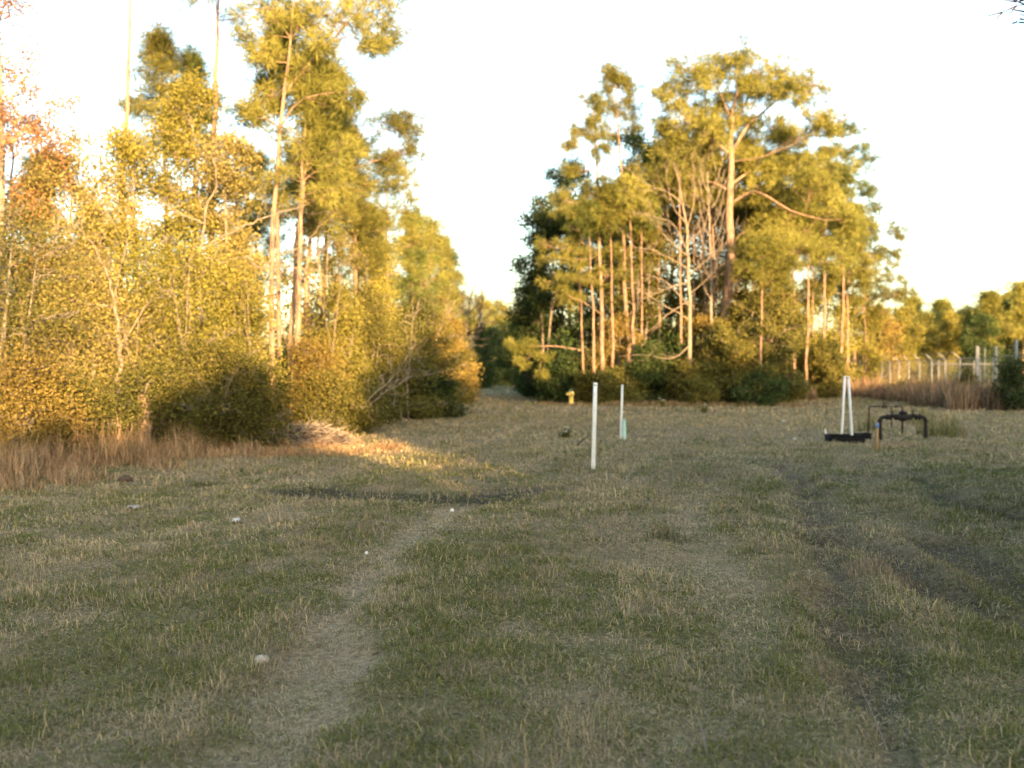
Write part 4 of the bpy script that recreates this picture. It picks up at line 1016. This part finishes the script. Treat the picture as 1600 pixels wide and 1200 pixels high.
# mint tube
x, y = gp(975.5, 687); g = ghf(x, y); root = empty('marker_tube', (x, y, g), 'mint green tapered plastic tube beside the second white post', 'marker tube')
mb = MB(); lathe(mb, (0, 0, -.05), (0, 0, 1), [(0, .055), (.05, .052), (.3, .040), (.50, .032), (.502, .025), (.4, .024)], 16); mb.obj('tube', M['mint'], root, True)
mb = MB(); lathe(mb, (0, 0, .465), (0, 0, 1), [(0, .034), (.001, .037), (.02, .037), (.022, .030)], 16); mb.obj('rim', M['mint'], root)
# red cap item between the leaning posts
x, y = gp(1324.5, 686); mb = MB(); s = y / F; zt = CAMH + (HZ - 592) * s
mb2 = MB(); box(mb2, (0, 0, 0), (.06, .02, .035)); tube(mb2, [(0, 0, -.09), (0, 0, .02)], .006, 6)
o = mb2.obj('marker_flag', M['red'], None, False, ((1323.5 - 800) * s, y, zt)); tag(o, 'tiny red tag wedged between the tops of the leaning posts', 'tag')
# black meter box
x, y = gp(1326, 693); s = y / F; g = ghf(x, y)
root = empty('meter_box', (x + .02, y + .3, g), 'low black open topped box at the foot of the leaning posts', 'utility box')
mb = MB(); w, d, h, t = .74, .5, .17, .03
for cx, cy, sx, sy in ((0, -d / 2 + t / 2, w, t), (0, d / 2 - t / 2, w, t), (-w / 2 + t / 2, 0, t, d - 2 * t), (w / 2 - t / 2, 0, t, d - 2 * t)): box(mb, (cx, cy, h / 2 - .03), (sx, sy, h + .06))
mb.obj('wall', M['black'], root)
mb = MB(); box(mb, (0, 0, .02), (w - 2 * t, d - 2 * t, .03)); mb.obj('floor', M['black'], root)
mb = MB()
for cx, cy, sx, sy in ((0, -d / 2, w + .04, .02), (0, d / 2, w + .04, .02)): box(mb, (cx, cy, h - .012), (sx, sy, .02))
mb.obj('rim', M['black'], root)
mb = MB(); box(mb, (0, 0, .055), (.36, .30, .11)); box(mb, (0, 0, .12), (.40, .33, .02)); lathe(mb, (.1, 0, .13), (0, 0, 1), [(0, .03), (.015, .03), (.02, .01)])
x2, y2 = gp(1352, 690); o = mb.obj('valve_box', M['black'], None, False, (x2, y2 + .25, ghf(x2, y2))); tag(o, 'small black valve box right of the open topped box', 'utility box')

# wooden stake
x, y = gp(1371, 704); s = y / F; g = ghf(x, y); root = empty('wooden_stake', (x, y, g), 'orange brown wooden stake with blue painted head by the dark pipes', 'stake')
mb = MB(); box(mb, (0, 0, .22), (.052, .03, .56)); mb.obj('shaft', M['wood'], root)
mb = MB(); box(mb, (.012, 0, .545), (.034, .034, .10)); box(mb, (-.016, 0, .545), (.022, .0335, .097)); mb.obj('painted_head', M['blue'], root)
mb = MB(); box(mb, (0, 0, .606), (.05, .029, .02)); mb.obj('tip', M['wood'], root)

# dark pipe frame with valves
x, y = gp(1411, 690); s = y / F; g = ghf(x, y); root = empty('pipe_frame', (x, y, g), 'thick black pipe frame with check valve standing in the field', 'pipe assembly')
hx = .52; h = .56; R = .042
mb = MB(); c = .09
arc = lambda cx, cz, a0, a1: [np.array([cx + c * math.cos(a), 0, cz + c * math.sin(a)]) for a in np.linspace(a0, a1, 6)]
tube(mb, [(-hx, 0, -.1), (-hx, 0, .2)] + arc(-hx + c, h - c, math.pi, math.pi / 2) + [(0, 0, h)] + arc(hx - c, h - c, math.pi / 2, 0) + [(hx, 0, .2), (hx, 0, -.1)], R, 14); mb.obj('pipe', M['iron'], root, True)
for cx in (-.36, -.30, -.17, .17, .30, .38):
    mb = MB(); lathe(mb, (cx - .012, 0, h), (1, 0, 0), [(0, .07), (.024, .07)], 16); mb.obj('flange', M['iron'], root)
for sx in (-1, 1):
    for z in (.05, .12, h - c - .01):
        mb = MB(); lathe(mb, (sx * hx, 0, z), (0, 0, 1), [(0, .062), (.022, .062)], 14); mb.obj('flange', M['iron'], root)
vb = MB(); lathe(vb, (-.165, 0, h), (1, 0, 0), [(0, .05), (.06, .07), (.12, .095), (.165, .105), (.21, .095), (.27, .07), (.33, .05)], 18); lathe(vb, (0, 0, h), (0, 0, 1), [(0, .10), (.09, .085), (.10, .10), (.118, .10), (.13, .05), (.15, .03)], 16)
v = vb.obj('valve_body', M['iron'], root, True)
db = MB(); tube(db, [(0, 0, h - .09), (0, 0, h - .16), (-.01, 0, h - .36)], [.024, .016, .014], 10); db.obj('drain_pipe', M['rust'], root, True)
for cx, hh in ((-.235, .12), (.235, .14)):
    gb = MB(); lathe(gb, (cx, 0, h), (0, 0, 1), [(0, .055), (.06, .05), (.075, .018), (hh, .014)], 12); gv = gb.obj('gate_valve', M['iron'], root, True)
    wb = MB(); q = [(cx + .05 * math.cos(a), .05 * math.sin(a), h + hh) for a in np.linspace(0, 6.2832, 17)]; tube(wb, q, .008, 6); tube(wb, [(cx - .05, 0, h + hh), (cx + .05, 0, h + hh)], .006, 6); wb.obj('handwheel', M['iron'], gv, True)
# thinner frame behind
x3, y3 = gp(1384, 683); g3 = ghf(x3, y3); s3 = y3 / F; root = empty('pipe_frame', (x3, y3, g3), 'thinner rusty pipe loop standing behind the thick black pipe frame', 'pipe assembly')
H3 = (683 - 636) * s3; a3 = (1358 - 1384) * s3; b3 = (1410 - 1384) * s3; r3 = .019; c = .04
mb = MB(); tube(mb, [(a3 - .03, 0, -.1), (a3, 0, H3 * .6)] + [np.array([a3 + c + c * math.cos(a), 0, H3 - c + c * math.sin(a)]) for a in np.linspace(math.pi, math.pi / 2, 5)] + [(0, 0, H3)] +
     [np.array([b3 - c + c * math.cos(a), 0, H3 - c + c * math.sin(a)]) for a in np.linspace(math.pi / 2, 0, 5)] + [(b3, 0, H3 * .5), (b3, 0, -.1)], r3, 10); mb.obj('pipe', M['rust'], root, True)
mb = MB(); tube(mb, [((1393.5 - 1384) * s3, 0, H3), ((1393.5 - 1384) * s3, 0, H3 * .3)], r3 * .8, 8); mb.obj('riser', M['rust'], root, True)
for cx in (a3 + .14, a3 + .22, b3 - .16):
    mb = MB(); lathe(mb, (cx, 0, H3), (1, 0, 0), [(0, .028), (.03, .028)], 12); mb.obj('coupling', M['rust'], root)
mb = MB(); lathe(mb, (a3 + .30, 0, H3), (1, 0, 0), [(0, .025), (.04, .045), (.11, .045), (.15, .025)], 12); lathe(mb, (a3 + .375, 0, H3), (0, 0, 1), [(0, .03), (.06, .02), (.08, .02)]); vv = mb.obj('valve_body', M['rust'], root, True)
mb = MB(); tube(mb, [(a3 + .33, 0, H3 + .08), (a3 + .43, 0, H3 + .085)], .009, 6); mb.obj('lever', M['rust'], vv, True)

# hydrant
x, y = gp(892.5, 633.5); g = ghf(x, y); root = empty('fire_hydrant', (x, y, g), 'pale yellow fire hydrant with dark green cap at the wood corner', 'fire hydrant')
mb = MB(); lathe(mb, (0, 0, -.05), (0, 0, 1), [(0, .13), (.10, .13), (.101, .16), (.13, .16), (.131, .11), (.20, .105), (.50, .105), (.52, .125), (.545, .125), (.546, .12), (.64, .118), (.67, .13), (.69, .13)], 20); mb.obj('barrel', M['hydrant'], root, True)
mb = MB(); lathe(mb, (0, 0, .64), (0, 0, 1), [(0, .125), (.03, .12), (.07, .10), (.10, .06), (.105, .03), (.15, .028)], 18); mb.obj('bonnet', M['green'], root, True)
for d, o3, r_ in (((-1, -.25, 0), .10, .055), ((.25, -1, 0), .09, .07)):
    d = unit(d); mb = MB(); lathe(mb, d * .08 + np.array([0, 0, .52]), d, [(0, r_), (o3, r_), (o3 + .001, r_ * 1.2), (o3 + .045, r_ * 1.2), (o3 + .05, r_ * .4), (o3 + .07, r_ * .35)], 14); mb.obj('nozzle', M['hydrant'], root, True)

# ------------------------------------------------------------------ fence
def fpt(Y): return 22.5 + .185 * (Y - 50)
def wiremesh(mb, P, Q, z0, z1, o, step=.11, r=.0028):
    P = np.array(P, float); Q = np.array(Q, float); Ln = np.linalg.norm(Q - P); d = (Q - P) / Ln; h = z1 - z0; A = []; B = []
    k = -h
    while k < Ln:
        for sgn in (1, -1):
            a0, a1 = (k, k + h) if sgn > 0 else (k + h, k)
            u0, u1 = 0.0, 1.0
            f0, f1 = a0, a1
            lo, hi = min(f0, f1), max(f0, f1)
            if hi <= 0 or lo >= Ln: continue
            t0 = max(0, (0 - a0) / (a1 - a0) if sgn > 0 else (Ln - a0) / (a1 - a0)); t1 = min(1, (Ln - a0) / (a1 - a0) if sgn > 0 else (0 - a0) / (a1 - a0))
            if t1 <= t0: continue
            pa = P + d * (a0 + (a1 - a0) * t0); pb = P + d * (a0 + (a1 - a0) * t1)
            A.append((*pa, z0 + h * t0)); B.append((*pb, z0 + h * t1))
        k += step
    prisms(mb, np.array(A) - o, np.array(B) - o, r, r)
FH = 2.24; o = np.array([fpt(50), 50., ghf(fpt(50), 50)])
root = empty('chain_link_fence', tuple(o), 'long galvanised chain link fence with angled barbed wire arms', 'fence')
Ys = [50 + 3 * k for k in range(0, 16)]
for Y in Ys:
    p = np.array([fpt(Y), Y, 0]) - o; mb = MB(); tube(mb, [p + [0, 0, -.3], p + [0, 0, FH + .02]], .038, 10); po = mb.obj('post', M['galv'], root, True)
    mb = MB(); tube(mb, [p + [0, 0, FH], p + [-.40, -.05, FH + .33]], [.03, .026], 8); mb.obj('arm', M['galv'], po, True)
A0 = np.array([fpt(47), 47.]); B0 = np.array([fpt(Ys[-1]), Ys[-1]])
mb = MB(); tube(mb, [np.array([*A0, FH]) - o, np.array([*B0, FH]) - o], .022, 8); mb.obj('top_rail', M['galv'], root, True)
mb = MB(); wiremesh(mb, A0, B0, .05, FH, o, .10, .0014); mb.obj('wire_mesh', M['galv'], root)
for k in range(3):
    f = .3 + .33 * k; off = np.array([-.40 * f, -.05 * f, FH + .33 * f]); mb = MB(); tube(mb, [np.array([fpt(50), 50, 0]) + off - o, np.array([*B0, 0]) + off - o], .005, 4); mb.obj('barbed_strand', M['galv'], root)
# taller straight section with the gate
o2 = np.array([fpt(44), 44., ghf(fpt(44), 44)])
root = empty('gate_section', tuple(o2), 'tall straight posts and rails of the fence beside the gate', 'fence')
for Y, hh, r_ in ((47, 2.8, .055), (46.7, 2.75, .035), (44, 2.7, .055), (41.2, 2.9, .055), (38.5, 2.9, .055)):
    p = np.array([fpt(Y), Y, 0]) - o2; mb = MB(); tube(mb, [p + [0, 0, -.3], p + [0, 0, hh]], r_, 10); po = mb.obj('post', M['galv'], root, True)
    if Y == 44:
        mb = MB(); lathe(mb, p + [0, 0, FH - .02], (0, 0, 1), [(0, .085), (.16, .085)], 10); mb.obj('hinge_collar', M['galv'], po)
for z in (FH, 1.15):
    mb = MB(); tube(mb, [np.array([fpt(44), 44, z]) - o2, np.array([fpt(36.5), 36.5, z]) - o2], .022, 8); mb.obj('rail', M['galv'], root, True)
mb = MB(); wiremesh(mb, (fpt(43.9), 43.9), (fpt(36.5), 36.5), .05, FH, o2, .10, .0014); mb.obj('wire_mesh', M['galv'], root)
for k in range(3):
    z = FH + .14 + .15 * k; mb = MB(); tube(mb, [np.array([fpt(47), 47, z]) - o2, np.array([fpt(36.5), 36.5, z]) - o2], .005, 4); mb.obj('barbed_strand', M['galv'], root)
o3 = np.array([fpt(45.5), 45.5, ghf(fpt(45.5), 45.5)]); root = empty('chain_link_gate', tuple(o3), 'narrow chain link gate leaf between the tall posts', 'gate')
for Y in (46.4, 45.7, 44.4):
    p = np.array([fpt(Y), Y, 0]) - o3; mb = MB(); tube(mb, [p + [0, 0, .1], p + [0, 0, 2.65 if Y == 45.7 else FH - .03]], .024, 8); mb.obj('stile', M['galv'], root, True)
for z in (.12, 1.15, FH - .05):
    mb = MB(); tube(mb, [np.array([fpt(46.4), 46.4, z]) - o3, np.array([fpt(44.4), 44.4, z]) - o3], .024, 8); mb.obj('rail', M['galv'], root, True)
mb = MB(); wiremesh(mb, (fpt(46.4), 46.4), (fpt(44.4), 44.4), .12, FH - .05, o3, .10, .0014); mb.obj('wire_mesh', M['galv'], root)
# far fence behind it
o4 = np.array([40., 84., ghf(40, 84)]); root = empty('chain_link_fence', tuple(o4), 'distant pale fence seen through the gate section', 'fence')
for X in np.arange(36, 52, 3.0):
    mb = MB(); tube(mb, [np.array([X, 84, -.2]) - [40, 84, 0], np.array([X, 84, FH + .3]) - [40, 84, 0]], .045, 8); mb.obj('post', M['galv'], root, True)
mb = MB(); tube(mb, [np.array([-4.5, 0, 2.2]), np.array([12, 0, 2.2])], .05, 8); mb.obj('top_rail', M['galv'], root, True)
mb = MB(); wiremesh(mb, (36, 84), (52, 84), .05, 2.2, np.array([40, 84, 0]), .14, .0018); mb.obj('wire_mesh', M['galv'], root)
bush('dark evergreen shrub growing against the fence at the right edge', 1588, 40.5, 568, 50, 'leaf_deep', 700, 26, 8, k=30, sig=.2, size=.10, lob=.24)
bush('slim green sapling leaning before the gate', 1511, 45.5, 585, 24, 'leaf_olive', 701, 16, 7, k=30, sig=.13, size=.10, lob=.4)
bush('low grey green scrub in the brown grass by the fence', 1420, 58, 600, 60, 'leaf_olive', 702, 20, 7, k=30, sig=.2, size=.12)

# ------------------------------------------------------------------ light, sky, camera
sun = bpy.data.lights.new('sun', 'SUN'); sun.energy = 5.0; sun.angle = math.radians(.5); sun.color = (1, .62, .28)
so = bpy.data.objects.new('sun', sun); COL.objects.link(so)
dvec = Vector((dh[0] * math.cos(EL), dh[1] * math.cos(EL), -math.sin(EL)))
so.rotation_euler = dvec.to_track_quat('-Z', 'Y').to_euler(); so.location = (20, -50, 30)
wd = bpy.data.worlds.new('World'); SC.world = wd; wd.use_nodes = True; nt = wd.node_tree
sky = nt.nodes.new('ShaderNodeTexSky'); sky.sky_type = 'NISHITA'; sky.sun_disc = False
sky.sun_elevation = EL; sky.sun_rotation = math.atan2(-dh[0], -dh[1]); sky.air_density = 1.0; sky.dust_density = 2.5; sky.ozone_density = 1.0
bg = nt.nodes['Background']; bg.inputs['Strength'].default_value = .15
nt.links.new(sky.outputs['Color'], bg.inputs['Color'])

cam = bpy.data.cameras.new('camera'); co = bpy.data.objects.new('camera', cam); COL.objects.link(co)
cam.sensor_width = 36; cam.lens = 36 * F / 1600; cam.clip_end = 3000; cam.clip_start = .05
co.location = (0, 0, CAMH); co.rotation_euler = (math.radians(90) - math.atan((600 - HZ) / F), 0, 0)
cam.dof.use_dof = True; cam.dof.focus_distance = 7.0; cam.dof.aperture_fstop = 1.7
SC.camera = co
SC.view_settings.view_transform = 'Standard'; SC.view_settings.look = 'None'; SC.view_settings.gamma = 1
SC.view_settings.exposure = 2.55
SC.cycles.use_denoising = True
SC.cycles.max_bounces = 6; SC.cycles.diffuse_bounces = 3; SC.cycles.transmission_bounces = 3; SC.cycles.glossy_bounces = 2
SC.cycles.use_adaptive_sampling = True; SC.cycles.adaptive_threshold = .02
SC.render.film_transparent = False
